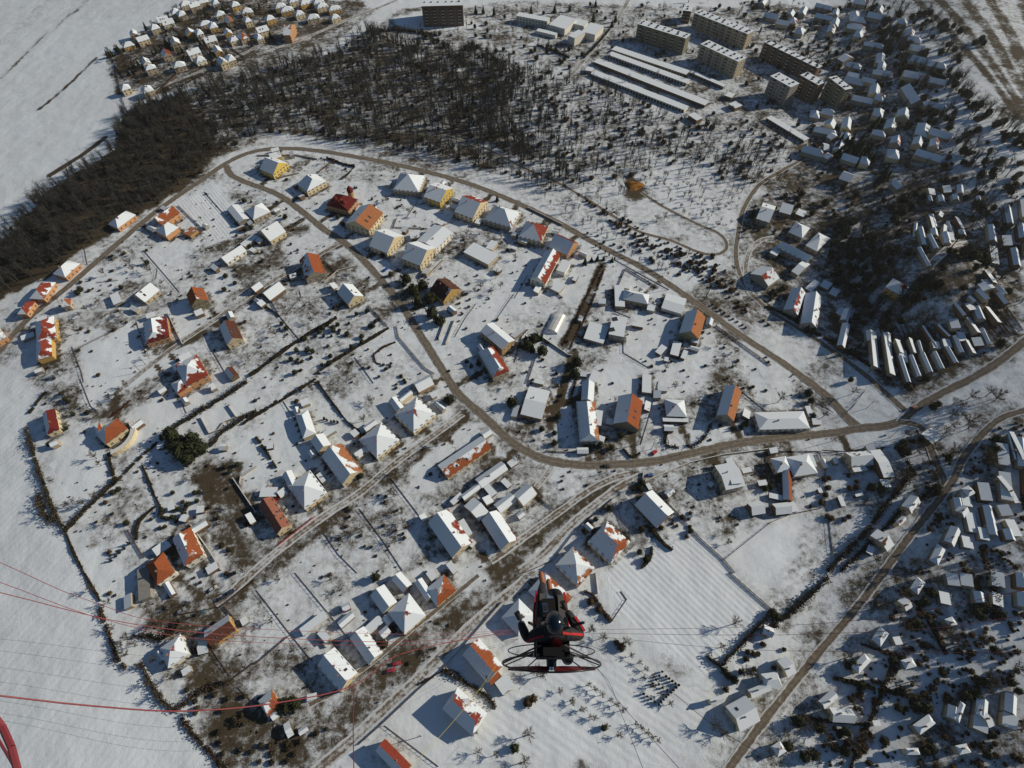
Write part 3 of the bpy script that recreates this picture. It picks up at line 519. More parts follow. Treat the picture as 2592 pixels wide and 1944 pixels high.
strips([(1950, 330), (2080, 280), (2230, 240)], [(2010, 1100), (2120, 1080), (2260, 1050)], 5, '23', segs=((.02, .3), (.34, .6), (.66, .9))); strips([(1560, 1050), (1800, 900), (2000, 1150)], [(1700, 1500), (1950, 1400), (2230, 1500)], 7, '23', segs=((.05, .3), (.4, .7), (.75, .95)), look='shaded snowy house', grp='houses of the shaded lower right suburb')
strips([(1560, 1150), (1850, 1060), (2200, 1050)], [(1500, 1500), (1800, 1500), (2150, 1480)], 8, '33', look='shaded snowy house', grp='houses of the shaded lower right suburb'); strips([(1400, 20), (1650, 0), (2180, 0)], [(1500, 300), (1800, 330), (2200, 330)], 8, '33', segs=((.05, .45), (.55, .9)), look='shaded snowy house', grp='houses of the shaded lower right suburb')
Hs('13', (1215, 850), (1290, 760), (1220, 590), 'h', .4, 'dark', 'ochre', 5, label='round-cornered house with red-and-white roof on the snowy knoll', nick='knoll house')
# row 2, column 0
Hs('20', (402, 480), (368, 298), (468, 232), 'k', .15, 'dark', 'cream', 4, label='maroon-roofed house with cream bay at the far left hedge corner', nick='maroon house at the hedge corner')
r_, c_ = Hs('20', (905, 562), (1095, 422), (1022, 318), 'h', .12, 'orange', 'cream', 4.5, 4.2, wings=[('20', (845, 500), (900, 470), (870, 350), 'h', 3.6, .05)], label='bright orange hipped house with a curved white terrace', nick='orange house with curved terrace')
m = MB(); pc = G('20', (960, 450), 3) - c_
for i in range(10):
    t0, t1 = math.radians(-68 + 11.5 * i), math.radians(-68 + 11.5 * (i + 1)); R1, R2 = 10.5, 13.2
    p = lambda R, t, z: (pc[0] + R * math.cos(t), pc[1] + R * math.sin(t) - 2, z)
    m.face([p(R2, t0, 0), p(R2, t1, 0), p(R2, t1, 3.1), p(R2, t0, 3.1)], WALL['cream']); m.face([p(R1, t1, 3), p(R1, t0, 3), p(R2, t0, 3), p(R2, t1, 3)], (.7, .7, .7), 1); m.face([p(R2 - .25, t0, 3.1), p(R2, t0, 3.1), p(R2, t1, 3.1), p(R2 - .25, t1, 3.1)], (.8, .78, .7))
obj('terrace', m, MW, r_)
Hs('20', (1345, 1768), (1245, 1592), (1400, 1478), 'h', .02, 'orange', 'white', 5, 4, n=.02, label='large bare orange hipped house above a grey metal roof', nick='large bare orange house')
Hs('20', (1745, 1500), (1635, 1268), (1490, 1400), 'k', .3, 'orange', 'white', 5.5, 4, label='white-walled house with orange slope notched by snow', nick='white-walled notched house', n=.7)
Hs('30', (1190, 245), (1292, 205), (1195, -30), 'f', 0, 'grey', 'grey', 4, n=.0, label='long barn with plain grey metal roof at the field side', nick='grey metal barn', cat='barn', name='barn', win=False)
Hs('30', (1812, 640), (2025, 492), (1938, 372), 'g', 0, 'brown', 'ochre', 4.5, label='dark brown roofed house with blue snow strip below the cul-de-sac', nick='dark brown cul-de-sac house')
Hs('30', (1440, 822), (1622, 695), (1540, 530), 'h', .72, 'red', 'white', 4.5, wings=[('30', (1430, 720), (1370, 660), (1310, 665), 'g', 4, 1)], label='white and blotched-red house at the lower left thicket', nick='blotched house at the thicket')
shed('30', (1700, 705), (1788, 682), (1690, 598), 'g', 2.8, 'white-roofed shed')
shed('20', (1875, 610), (1935, 610), (1930, 560), 'g', 2.4, 'little green-roofed shed', 'olive', s=.9)
for c0, c1, c2 in (((1440, 1130), (1500, 1110), (1480, 1070)), ((1680, 1150), (1745, 1140), (1720, 1085)), ((1530, 1210), (1590, 1225), (1600, 1160)), ((1340, 600), (1400, 590), (1400, 540))): shed('20', c0, c1, c2, look='small garden shed')
# row 2, column 1
Hs('21', (908, 785), (728, 550), (540, 645), 'g', .5, 'pale', 'cream', 4.5, wings=[('21', (640, 562), (572, 462), (470, 545), 'g', 4, 1.05), ('21', (510, 465), (440, 262), (342, 345), 'h', 3.5, 1.05)], label='long stepped farmhouse with orange and white front roof on the lane', nick='long stepped farmhouse')
Hs('21', (410, 1118), (606, 975), (465, 772), 'h', .95, 'red', 'cream', 4.2, wings=[('21', (360, 905), (300, 778), (225, 830), 'g', 3.6, 1), ('21', (560, 890), (595, 865), (545, 795), 'f', 3, 1)], label='white pyramid-roofed house on the lane with one red spot', nick='white pyramid house')
Hs('21', (1030, 682), (1226, 522), (1085, 355), 'h', .97, 'red', 'cream', 4.2, wings=[('21', (940, 450), (1040, 380), (1010, 340), 'g', 3.4, 1)], label='steep white pyramid roof house between two lane houses', nick='middle pyramid house')
Hs('21', (1345, 462), (1538, 300), (1385, 142), 'h', .75, 'red', 'cream', 4.2, wings=[('21', (1268, 245), (1195, 148), (1130, 190), 'g', 3.6, 1.05), ('21', (1240, 200), (1340, 120), (1310, 95), 'g', 3.4, 1)], label='white hipped corner house with red smear nearest the round evergreen', nick='white corner house')
Hs('21', (292, 1252), (132, 1003), (0, 1055), 'g', 0, 'pink', 'cream', 4.2, n=0, label='house with plain pinkish-brown roof and red front fence', nick='pinkish-brown roofed house')
shed('21', (20, 1010), (165, 1005), (130, 925), 'f', 2.8, 'white flat garage', 'beige')
shed('21', (85, 600), (140, 590), (130, 540), 'f', 2.5, 'tiny garden shed')
Hs('21', (1635, 850), (2012, 592), (1925, 485), 'g', .38, 'orange', 'cream', 3, 2.6, label='long narrow house with bare orange middle beside the road bend', nick='long narrow orange house')
Hs('21', (1930, 935), (2155, 775), (2090, 705), 'g', 1.05, 'brown', 'grey', 3, 2, wings=[('21', (1780, 1040), (1925, 930), (1890, 890), 'g', 3, 1), ('21', (1905, 1215), (1988, 1135), (1870, 1000), 'g', 3, 1)], label='long snow-blue farm wing behind the bend, no tiles showing', nick='snow-blue farm wing')
Hs('21', (2235, 1375), (2065, 1120), (1912, 1190), 'g', .75, 'red', 'cream', 3.6, wings=[('21', (2090, 1150), (2230, 1040), (2180, 960), 'g', 3.4, 1), ('22', (85, 1088), (202, 982), (112, 888), 'g', 3.4, 1)], label='L-shaped white farmhouse at the fork of the verge road', nick='L-shaped farmhouse at the fork')
Hs('21', (1852, 1402), (1642, 1112), (1465, 1232), 'g', .6, 'red', 'cream', 3.8, wings=[('21', (1800, 1350), (1850, 1320), (1760, 1200), 'f', 3.2, 1), ('21', (1845, 1445), (1885, 1400), (1850, 1360), 'f', 2.8, 0)], label='house with square red patch at the back of a white roof', nick='house with square red patch')
# row 3, column 1
Hs('31', (1332, 98), (1232, -12), (1148, 52), 'g', 1, 'red', 'brown', 3, label='small white double-pitched barn behind the verge houses', nick='small white barn', cat='barn', name='barn', win=False)
Hs('31', (1542, 292), (1710, 152), (1590, 25), 'h', .35, 'orange', 'cream', 3.8, wings=[('31', (1520, 195), (1415, 40), (1322, 45), 'g', 3.4, .8)], label='verge house with a bright orange front hip', nick='verge house with orange hip')
Hs('31', (1265, 532), (1452, 366), (1290, 185), 'h', .75, 'red', 'cream', 4, wings=[('31', (1205, 250), (1092, 98), (968, 195), 'g', 3.8, .85)], label='large L-shaped verge house, white with red streaks', nick='large L-shaped verge house')
Hs('31', (1082, 680), (918, 458), (798, 565), 'g', .68, 'red', 'white', 3.4, label='narrow verge house with red band along the ridge', nick='narrow verge house')
Hs('31', (865, 858), (668, 638), (498, 775), 'g', .8, 'red', 'cream', 4.5, label='broad verge house under thin pinkish snow', nick='broad verge house')
Hs('31', (400, 542), (608, 382), (555, 335), 'f', 1, 'grey', 'white', 2.8, label='long flat white hut behind the verge houses', nick='long white hut', cat='hut', name='hut', win=False)
shed('31', (745, 340), (808, 310), (770, 255), 'g', 2.6, 'little red-and-white shed', s=.5, tile='red')
shed('31', (270, 1420), (322, 1385), (235, 1295), 'g', 2.6, 'small white-roofed shed'); shed('31', (372, 1398), (448, 1350), (410, 1310), 'g', 2.6, 'small white-roofed shed')
Hs('31', (95, 1235), (210, 1130), (110, 1010), 'k', .35, 'orange', 'cream', 3.6, wings=[('31', (140, 1270), (190, 1230), (140, 1180), 'g', 3, .9)], label='cottage with orange and white roof by the lower thicket', nick='cottage by the lower thicket')
shed('31', (430, 1100), (515, 1080), (490, 1030), 'f', 2.6, 'dark shaded shed')
Hs('31', (1978, 1205), (1718, 978), (1530, 1115), 'k', .55, 'red', 'cream', 5.5, 4.2, wings=[('31', (1760, 1180), (1840, 1150), (1790, 1080), 'f', 7.5, 1)], label='big house with snow-heaped red roof casting a long blue shadow', nick='big snow-heaped house')
Hs('31', (2112, 795), (1902, 558), (1760, 700), 'g', .35, 'orange', 'cream', 3.8, wings=[('31', (2010, 965), (2095, 880), (1985, 770), 'g', 3.4, 0), ('31', (2110, 1050), (2210, 960), (2110, 880), 'f', 2.6, 1)], label='blue-shaded house with orange blocks left of the propeller cage', nick='house with orange blocks')
Hs('31', (1325, 1650), (1100, 1420), (988, 1500), 'g', .1, 'red', 'tan', 5, label='bare brown-red roof cut by the bottom border', nick='brown-red house at the bottom border')
# under the pilot
Hs('p', (735, 742), (500, 508), (240, 752), 'h', .62, 'pale', 'beige', 3.8, label='hipped orange and white house partly hidden by the pilot', nick='house left of the pilot')
Hs('p', (1225, 495), (858, 148), (605, 392), 'h', .6, 'orange', 'beige', 3.8, label='house whose orange hip shows behind the pilot knees', nick='house behind the pilot')
Hs('s', (1463, 1487), (1507, 1438), (1448, 1385), 'h', .6, 'pale', 'cream', 4.2, label='pyramid house with white and orange slopes above the pilot', nick='pyramid house above the pilot')
Hs('22', (1378, 1140), (1188, 948), (1038, 1082), 'g', .8, 'orange', 'brown', 4, label='house with wide blue snow slope nearest the main road fork', nick='wide blue-slope house')
Hs('22', (1002, 1395), (802, 1215), (628, 1392), 'k', .5, 'orange', 'cream', 4.2, label='house with orange and white strip facing the long curved fence', nick='house by the curved fence')
Hs('22', (58, 300), (242, 345), (325, 105), 'g', 1, 'brown', 'tan', 3.4, 1.6, label='white garage-like house inside the road bend', nick='white garage house')
Hs('22', (738, 532), (700, 190), (535, 180), 'k', .5, 'pale', 'grey', 4.5, wings=[('22', (685, 195), (695, 30), (590, 20), 'g', 3.6, 1), ('22', (640, 380), (750, 400), (700, 260), 'f', 5, 1)], label='long hipped house with orange middle above the road bend', nick='long orange-middled house')
Hs('22', (1068, 432), (1108, 190), (898, 148), 'g', .0, 'orange', 'olive', 5, label='house split sharply into grey and plain orange halves', nick='half grey half orange house')
Hs('22', (1308, 318), (1485, 325), (1515, 180), 'h', 1, 'brown', 'brown', 3.6, wings=[('22', (1280, 362), (1500, 368), (1500, 335), 'f', 2.6, 1)], label='white tent-roofed chalet with a porch', nick='tent-roofed chalet')
Hs('22', (1888, 362), (1955, 105), (1812, 52), 'g', .05, 'pale', 'grey', 5.5, label='tall narrow house with grey slope and broken orange slope', nick='tall narrow orange-edged house')
Hs('s', (1922, 1088), (2051, 1084), (2047, 1040), 'h', 1, 'grey', 'white', 3.8, 2, label='long low white hall beside the road junction', nick='long low white hall', cat='building', name='hall')
Hs('22', (1820, 952), (1988, 915), (1962, 690), 'g', .85, 'red', 'beige', 7, 2.2, wings=[('22', (1870, 900), (1970, 890), (1970, 810), 'f', 8.5, 1), ('22', (1830, 720), (1885, 710), (1880, 670), 'f', 6, 1)], label='tall cubic white-roofed house right of the fork', nick='tall cubic house', rows=2)
shed('22', (2045, 1170), (2160, 1150), (2150, 1035), 'g', 3, 'white double-pitched shed'); shed('22', (2105, 915), (2180, 905), (2180, 858), 'f', 2.6, 'tiny white shed')
shed('22', (1130, 900), (1160, 950), (1190, 935), 'f', 2.6, 'narrow white shed'); shed('22', (1660, 905), (1690, 930), (1725, 905), 'f', 2.4, 'grey hut')
for c0, c1, c2 in (((1100, 110), (1180, 120), (1240, -30)), ((700, 560), (760, 580), (770, 490)),): shed('22', c0, c1, c2, 'f', 3, 'flat white outbuilding', 'grey')
# row 2, column 3
Hs('23', (82, 802), (218, 778), (203, 650), 'h', 1, 'brown', 'cream', 4, label='small white pyramid house, left of the twin pair below the road', nick='left twin pyramid house')
Hs('23', (228, 838), (438, 802), (370, 635), 'h', 1, 'brown', 'cream', 4, wings=[('23', (378, 755), (430, 745), (435, 625), 'g', 3.2, 1)], label='larger white pyramid house, right of the twin pair', nick='right twin pyramid house')
Hs('23', (215, 1050), (205, 800), (128, 800), 'g', 0, 'orange', 'brown', 3, label='narrow long shed roof with an orange sun edge', nick='orange-edged long shed', cat='shed', name='long_shed', win=False)
shed('23', (75, 1165), (215, 1150), (210, 1050), 'g', 3, 'wide white shed'); shed('23', (215, 1140), (270, 1130), (265, 1040), 'f', 2.6, 'grey lean-to')
Hs('23', (715, 755), (922, 725), (905, 600), 'g', 1, 'brown', 'beige', 4.5, wings=[('23', (740, 800), (870, 775), (860, 730), 'f', 3.6, 1)], label='white double-roofed house before the dark hedge', nick='white double-roofed house')
Hs('23', (1000, 845), (1108, 825), (1080, 580), 'g', 1, 'slate', 'brown', 4, 1.5, label='long blue-shaded barn behind a hedge', nick='blue-shaded barn', cat='barn', name='barn', win=False)
for q in (((990, 930), (1070, 920), (1065, 850)), ((635, 1090), (680, 1085), (685, 990)), ((445, 975), (480, 970), (480, 925)), ((760, 1010), (830, 990), (850, 960)), ((840, 1480), (900, 1510), (920, 1440))): shed('23', *q, look='small white shed')
Hs('23', (1410, 555), (1512, 490), (1450, 385), 'f', 1, 'grey', 'brown', 3, label='flat dark-walled garage by the far junction', nick='garage by the far junction', cat='garage', name='garage', win=False)
RB = [('23', (1360, 1230), (1452, 1120), (1395, 1000), 'g'), ('23', (1130, 1260), (1200, 1200), (1180, 1150), 'g'), ('23', (1140, 1545), (1212, 1480), (1105, 1295), 'g'), ('23', (1600, 1440), (1672, 1300), (1600, 1195), 'g'), ('23', (1460, 1600), (1545, 1450), (1480, 1370), 'h'),
    ('23', (1720, 1010), (1800, 970), (1760, 890), 'h'), ('23', (1690, 1190), (1745, 1130), (1690, 1030), 'g'), ('23', (2090, 780), (2140, 780), (2060, 370), 'g'), ('23', (2130, 1060), (2180, 1050), (2140, 800), 'g'), ('23', (2050, 640), (1990, 420), (1970, 430), 'g'),
    ('33', (1290, 190), (1365, 80), (1300, 10), 'h'), ('33', (1190, 330), (1255, 290), (1200, 185), 'g'), ('33', (970, 635), (1052, 520), (990, 425), 'h'), ('33', (780, 870), (900, 750), (840, 680), 'h'), ('33', (490, 1170), (612, 1070), (540, 1010), 'g'),
    ('33', (555, 1280), (760, 1290), (762, 1165), 'g'), ('33', (175, 900), (252, 855), (150, 715), 'g'), ('33', (60, 1080), (205, 1060), (110, 930), 'k'), ('33', (90, 1580), (165, 1530), (90, 1450), 'h'), ('33', (1300, 1390), (1460, 1290), (1400, 1200), 'h'),
    ('33', (1640, 1290), (1710, 1130), (1660, 1090), 'h'), ('33', (1830, 1240), (1875, 1130), (1820, 1100), 'h'), ('33', (910, 1310), (980, 1310), (975, 1265), 'f'), ('33', (1190, 1560), (1320, 1560), (1290, 1500), 'h'), ('33', (1100, 620), (1170, 610), (1150, 540), 'f'), ('33', (1900, 1330), (1960, 1310), (1900, 1180), 'g'),
    ('32', (1690, 1130), (1795, 1110), (1750, 1060), 'g'), ('32', (1960, 1390), (2135, 1290), (1950, 1100), 'g'), ('32', (2060, 1100), (2230, 1030), (2180, 960), 'g'), ('32', (2130, 520), (2215, 560), (2210, 470), 'g'), ('32', (1850, 1240), (1930, 1180), (1880, 1130), 'f'),
    ('33', (1180, 830), (1290, 800), (1250, 720), 'h'), ('33', (1560, 470), (1640, 440), (1620, 360), 'h'), ('33', (1640, 1560), (1760, 1540), (1720, 1460), 'h')]
for k, c0, c1, c2, kd in RB:
    house(k, c0, c1, c2, kd, random.choice((1, .95, .8, .6)), random.choice(('brown', 'red', 'orange')), random.choice(('cream', 'beige', 'grey')), 3.8, look='shaded snowy house', group='houses of the shaded lower right suburb', nudge=True)
NICK += [(G('33', (700, 1000)), 'straight suburb road'), (G('33', (1500, 650)), 'suburb crossroads'), (G('33', (1800, 1400)), 'bottom right corner blocks'), (G('23', (1600, 1000)), 'far junction triangle'), (G('13', (1700, 1200)), 'strip garden quarter'), (G('13', (1750, 300)), 'upper strip terraces'), (G('32', (1300, 1000)), 'clipped shrub square')]
# top left settlement
ZH = [(955, 160), (1030, 185), (1195, 85), (800, 250), (865, 285), (555, 500), (440, 430), (960, 545), (850, 690), (1140, 410), (1320, 290), (1510, 180), (1700, 75), (1620, 250), (1850, 270), (1610, 410), (1400, 520), (1480, 630), (1190, 670), (1260, 750), (1000, 810), (650, 860), (610, 1130), (1840, 140), (2130, 240), (1990, 470), (1680, 500), (2040, 390), (1640, 740), (1550, 790), (1800, 475), (370, 560), (700, 360), (340, 1110), (1080, 60), (1290, 20), (1450, 40), (590, 780), (1420, 330), (1250, 420)]
for i, q in enumerate(ZH):
    c = G('z', q, 4); ang = math.radians(random.choice((35, 35, 125)) + random.uniform(-6, 6)); L, W = random.uniform(9, 13), random.uniform(7.5, 10); u = np.array([math.cos(ang), math.sin(ang)]); n = np.array([-u[1], u[0]])
    root = bpy.data.objects.new('house', None); C.objects.link(root); root.location = (c[0], c[1], h0(c)); tl = random.choice(('red', 'orange', 'pale', 'brown')); s = random.choice((1, 1, .9, .85, .3)) if i not in (8, 13) else .1
    build_box(root, c - u * L / 2 - n * W / 2, u, n, L, W, random.choice('ghh'), random.uniform(3.5, 5.5), W * .4, TILE[tl], s, 1.05, WALL[random.choice(('cream', 'beige', 'white', 'ochre'))], None, True, 1)
    late(root, ('bare %s-roofed house' % {'pale': 'tan'}.get(tl, tl)) if s < .5 else 'far white-roofed house', 'house', c, 'houses of the far hillside settlement')
NICK += [(G('z', (300, 700)), 'settlement corner by the fields'), (G('z', (900, 250)), 'settlement field edge'), (G('z', (1750, 600)), 'open snowy gap'), (G('z', (900, 1050)), 'row of fence posts'), (G('z', (1600, 100)), 'top of the settlement'), (G('z', (1300, 600)), 'middle of the settlement')]
YH = [(95, 95), (270, 30), (540, 85), (35, 60), (340, 165), (210, 130), (545, 165), (420, 60), (150, 10), (390, 20)]
for i, q in enumerate(YH):
    c = G('y', q, 4); ang = math.radians(30 + random.uniform(-8, 8)); L, W = random.uniform(10, 15), random.uniform(8, 10); u = np.array([math.cos(ang), math.sin(ang)]); n = np.array([-u[1], u[0]])
    root = bpy.data.objects.new('house', None); C.objects.link(root); root.location = (c[0], c[1], h0(c))
    build_box(root, c - u * L / 2 - n * W / 2, u, n, L, W, 'h', 4.2, 3.4, TILE['red'], .9, 1.05, WALL[random.choice(('cream', 'ochre'))], None, True, 1)
    late(root, 'far cream house with snow roof', 'house', c, 'houses of the far hillside settlement')
Hs('y', (60, 330), (130, 330), (160, 230), 'g', .3, 'orange', 'orange', 8, 5, n=.6, label='tall house with orange gable and black shaded side above the wood', nick='tall orange gable above the wood')
NICK += [(G('y', (300, 100)), 'settlement lower end')]
# apartment blocks
def block(k, c0, c1, c2, h, wall, label, nick):
    r, c = house(k, c0, c1, c2, 'f', 1, 'grey', wall, h, 0, .95, label=label, nick=nick, cat='apartment block', name='apartment_block', win=True, ch=0, rows=int(h / 3.0))
    a, u, n, L, W = rect(k, c0, c1, c2, h); O = np.array(r.location[:2])
    for i in range(int(L / 7)):
        for sgn in (.3, .7):
            p = a + u * (L * (i + .5) / int(L / 7) + random.uniform(-1, 1)) + n * W * sgn - O; m = MB(); m.box((p[0], p[1], h + .1), random.uniform(1.2, 2.2), random.uniform(1, 1.6), random.uniform(.6, 1.2), math.atan2(u[1], u[0]), (.07, .07, .075)); obj('roof_vent', m, MW, r)
    nb = max(2, int(L / 8)); m = MB(); m.box((0, -.35, 1.5), 2.6, .9, h - 2.2, 0, tuple(x * .8 for x in WALL[wall]))
    for z in range(1, int(h / 3)): m.box((0, -.82, z * 3), 2.7, .08, 1.0, 0, (.42, .40, .36)); m.box((0, -.80, z * 3 + 1.1), 2.4, .04, 1.1, 0, (.03, .03, .035))
    bm_ = m.mesh('balcony_stack', MW)
    for i in range(nb): p = a + u * (L * (i + .5) / nb) + n * .3 - O; obj('balcony_stack', bm_, None, r, (p[0], p[1], 0), math.atan2(u[1], u[0]))
block('02', (1060, 205), (1478, 332), (1515, 292), 16, 'olive', 'long dark-fronted apartment block with sunny yellow end wall', 'dark-fronted block')
block('02', (1600, 378), (1928, 532), (1940, 468), 16, 'beige', 'pale apartment block facing the garage rows', 'pale block by the garages')
block('02', (1545, 110), (2010, 295), (2035, 250), 15, 'beige', 'long grey apartment block behind the others, farthest up', 'farthest grey block')
block('03', (-30, 360), (435, 582), (442, 545), 15, 'brown', 'long brown apartment block above the three towers', 'long brown block')
block('03', (25, 652), (202, 750), (212, 680), 18, 'grey', 'speckled-roof tower block, leftmost of three', 'leftmost tower block')
block('03', (280, 645), (440, 728), (448, 668), 18, 'brown', 'speckled-roof tower block, middle of three', 'middle tower block')
block('03', (518, 678), (672, 765), (672, 700), 18, 'olive', 'speckled-roof tower block, rightmost of three', 'rightmost tower block')
block('y', (1350, 60), (1740, 50), (1745, -60), 20, 'brown', 'high apartment block cut by the top border', 'block at the top border')  # brown wall colour stands in for the shadowed side of this block
block('02', (1450, 90), (1525, 100), (1535, 50), 12, 'brown', 'small square block with bright white roof behind the dark-fronted block', 'small square block')
# school
Hs('02', (20, 135), (290, 185), (298, 150), 'f', 1, 'grey', 'white', 7, n=1, wings=[('02', (300, 210), (440, 250), (450, 140), 'f', 7, 1), ('02', (500, 200), (600, 225), (612, 175), 'f', 5, 1), ('02', (465, 305), (525, 330), (575, 262), 'f', 8, 1), ('02', (580, 270), (700, 300), (770, 220), 'f', 7, 1), ('02', (190, 265), (360, 305), (370, 280), 'f', 3.5, 1)], label='school complex of flat white-roofed wings beyond the wood', nick='white school complex', cat='school', name='school_complex', rows=2)
# garage rows
for i, (k, c0, c1, c2) in enumerate([('02', (838, 425), (1478, 640), (1495, 600)), ('02', (805, 468), (1480, 715), (1500, 680)), ('02', (1510, 620), (1800, 745), (1812, 722)), ('02', (683, 530), (1640, 905), (1672, 865)), ('02', (660, 632), (1465, 945), (1485, 905)), ('03', (-10, 1010), (320, 1205), (345, 1170))]):
    r, c = house(k, c0, c1, c2, 'f', 1, 'grey', ('grey', 'white', 'grey', 'brown', 'white', 'grey')[i], 3, 0, 1.0, label='snow-roofed garage row, %s' % ('widest and nearest the dark-fronted block', 'second from the block, slim white', 'short one past the slim white row', 'longest one through the thin trees', 'lowest one along the wood slope', 'one running right towards the towers')[i], nick='garage row %s' % ('nearest the block', 'slim white', 'short', 'longest', 'lowest', 'by the towers')[i], cat='garage row', name='garage_row', win=False, group='garage rows below the apartment blocks')
    a, u, n, L, W = rect(k, c0, c1, c2, 3); O = np.array(r.location[:2]); ng = int(L / 3.2)
    m = MB(); m.box((0, 0, 0), 2.4, .08, 2.2, 0, (.08, .07, .06)); dm = m.mesh('garage_door', MW)
    for j in range(ng): p = a + u * (L * (j + .5) / ng) + n * .26 - O; obj('garage_door', dm, None, r, (p[0], p[1], 0), math.atan2(u[1], u[0]))
shed('02', (1495, 985), (1570, 1035), (1600, 995), 'f', 4, 'white end house of the garage rows', 'brown'); shed('02', (1840, 890), (1900, 930), (1925, 880), 'f', 3.5, 'white hut'); shed('02', (1810, 820), (1870, 840), (1885, 800), 'f', 3.5, 'white hut')
shed('02', (615, 605), (670, 612), (685, 580), 'f', 3, 'small white gate house', 'beige')
for k, c0, c1, c2 in (('03', (470, 1350), (520, 1370), (525, 1310)), ('03', (480, 1290), (530, 1290), (530, 1230)), ('03', (500, 1180), (545, 1200), (545, 1130)), ('03', (1050, 1590), (1110, 1630), (1120, 1560)), ('03', (590, 520), (650, 540), (640, 450)), ('03', (1125, 780), (1230, 900), (1240, 740)), ('w', (1075, 760), (1220, 790), (1190, 660)), ('w', (1720, 800), (1800, 850), (1815, 770))): shed(k, c0, c1, c2, 'g', 4, 'white-roofed hut', 'grey')
# upper right town: scattered
for i in range(60):
    while True:
        u_, v_ = random.uniform(-60, 1500), random.uniform(0, 1450)
        c = G('03', (u_, v_)); 
        if inpoly(np.array([c[0]]), np.array([c[1]]), RTOWN)[0] and not (v_ > 320 and u_ < 700 and v_ < 1000) and all(np.linalg.norm(c - (a + uu * L / 2 + nn2 * W / 2)) > (L + 10) / 2 for a, uu, nn2, L, W in RECTS): break
    ang = math.radians(-28 + random.choice((0, 90)) + random.uniform(-6, 6)); L, W = random.uniform(10, 20), random.uniform(7, 10); u = np.array([math.cos(ang), math.sin(ang)]); n = np.array([-u[1], u[0]])
    root = bpy.data.objects.new('house', None); C.objects.link(root); root.location = (c[0], c[1], h0(c))
    build_box(root, c - u * L / 2 - n * W / 2, u, n, L, W, random.choice('ghg'), 3.8, W * .38, TILE[random.choice(('red', 'brown', 'slate'))], random.choice((.5, .9, 1)), 1.05, WALL[random.choice(('beige', 'grey', 'cream'))], None, False, 0)
    late(root, 'far hazy white-roofed house', 'house', c, 'houses of the far upper right town')
NICK += [(G('03', (700, 200)), 'town gardens above the blocks'), (G('03', (1000, 500)), 'straight avenue of dark trees'), (G('03', (1400, 1000)), 'tree belt by the river fields'), (G('03', (300, 100)), 'top border of the town'), (G('w', (1300, 400)), 'black fir grove'), (G('w', (1400, 900)), 'scrubby snow slope')]
# extra outbuildings beside the village houses, drives from the houses to the roads
def free(c, r): return all(np.linalg.norm(c - (ra + ru * rL / 2 + rn * rW / 2)) > (rL + rW) * .25 + r for ra, ru, rn, rL, rW in RECTS) and not onroad0(c)
VPOLY = D0 = GL('d', [(60, 700), (300, 490), (520, 340), (700, 340), (1150, 460), (1500, 660), (1900, 900), (1960, 940), (1800, 1100), (1500, 1150), (1300, 1180), (1000, 1400), (700, 1600), (500, 1640), (300, 1400), (150, 1120), (90, 860)])
bare2 = me_ground_bare = bare.copy()
for ra, ru, rn, rL, rW in list(RECTS):
    c = ra + ru * rL / 2 + rn * rW / 2
    if rL * rW < 60 or not inpoly(np.array([c[0]]), np.array([c[1]]), VPOLY)[0]: continue
    dx = (X - ra[0]) * ru[0] + (Y - ra[1]) * ru[1]; dy = (X - ra[0]) * rn[0] + (Y - ra[1]) * rn[1]; q = (dx > -2.6) & (dx < rL + 2.6) & (dy > -2.6) & (dy < rW + 2.6); bare2[q] = np.maximum(bare2[q], .55)
    best_ = min(((np.min(np.hypot(L[:, 0] - c[0], L[:, 1] - c[1])), L[np.argmin(np.hypot(L[:, 0] - c[0], L[:, 1] - c[1]))]) for L, wd in RPX), key=lambda t: t[0])
    if best_[0] < 34: d_ = distline(X, Y, [c, best_[1]]); bare2 = np.where(d_ < 2.0, np.maximum(bare2, .66), bare2)
    for _ in range(random.choice((1, 1, 2))):
        for tr_ in range(12):
            c2 = c + (ru * random.choice((-1, 1)) * (rL / 2 + random.uniform(3, 9)) + rn * random.uniform(-1, 1) * rW * .6) if random.random() < .6 else c + rn * random.choice((-1, 1)) * (rW / 2 + random.uniform(3, 8)) + ru * random.uniform(-.5, .5) * rL
            if free(c2, 2.5):
                root = bpy.data.objects.new('shed', None); C.objects.link(root); root.location = (c2[0], c2[1], h0(c2)); l_, w_ = random.uniform(3.5, 8), random.uniform(2.8, 4.5); uu, n2 = (ru, rn) if random.random() < .5 else (rn, ru)
                kd = random.choice('fgs'); build_box(root, c2 - uu * l_ / 2 - n2 * w_ / 2, uu, n2, l_, w_, kd, random.uniform(2.2, 2.9), 0 if kd == 'f' else w_ * .3, TILE[random.choice(('brown', 'red', 'grey'))], random.choice((1, 1, .6, .9)), 1.05, WALL[random.choice(('brown', 'grey', 'beige'))], None, False, 0, ov=.2); late(root, 'little snow-topped outbuilding', 'shed', c2, 'garden sheds and outbuildings'); break
g.data.attributes['bare'].data.foreach_set('value', bare2.ravel().astype(np.float32))
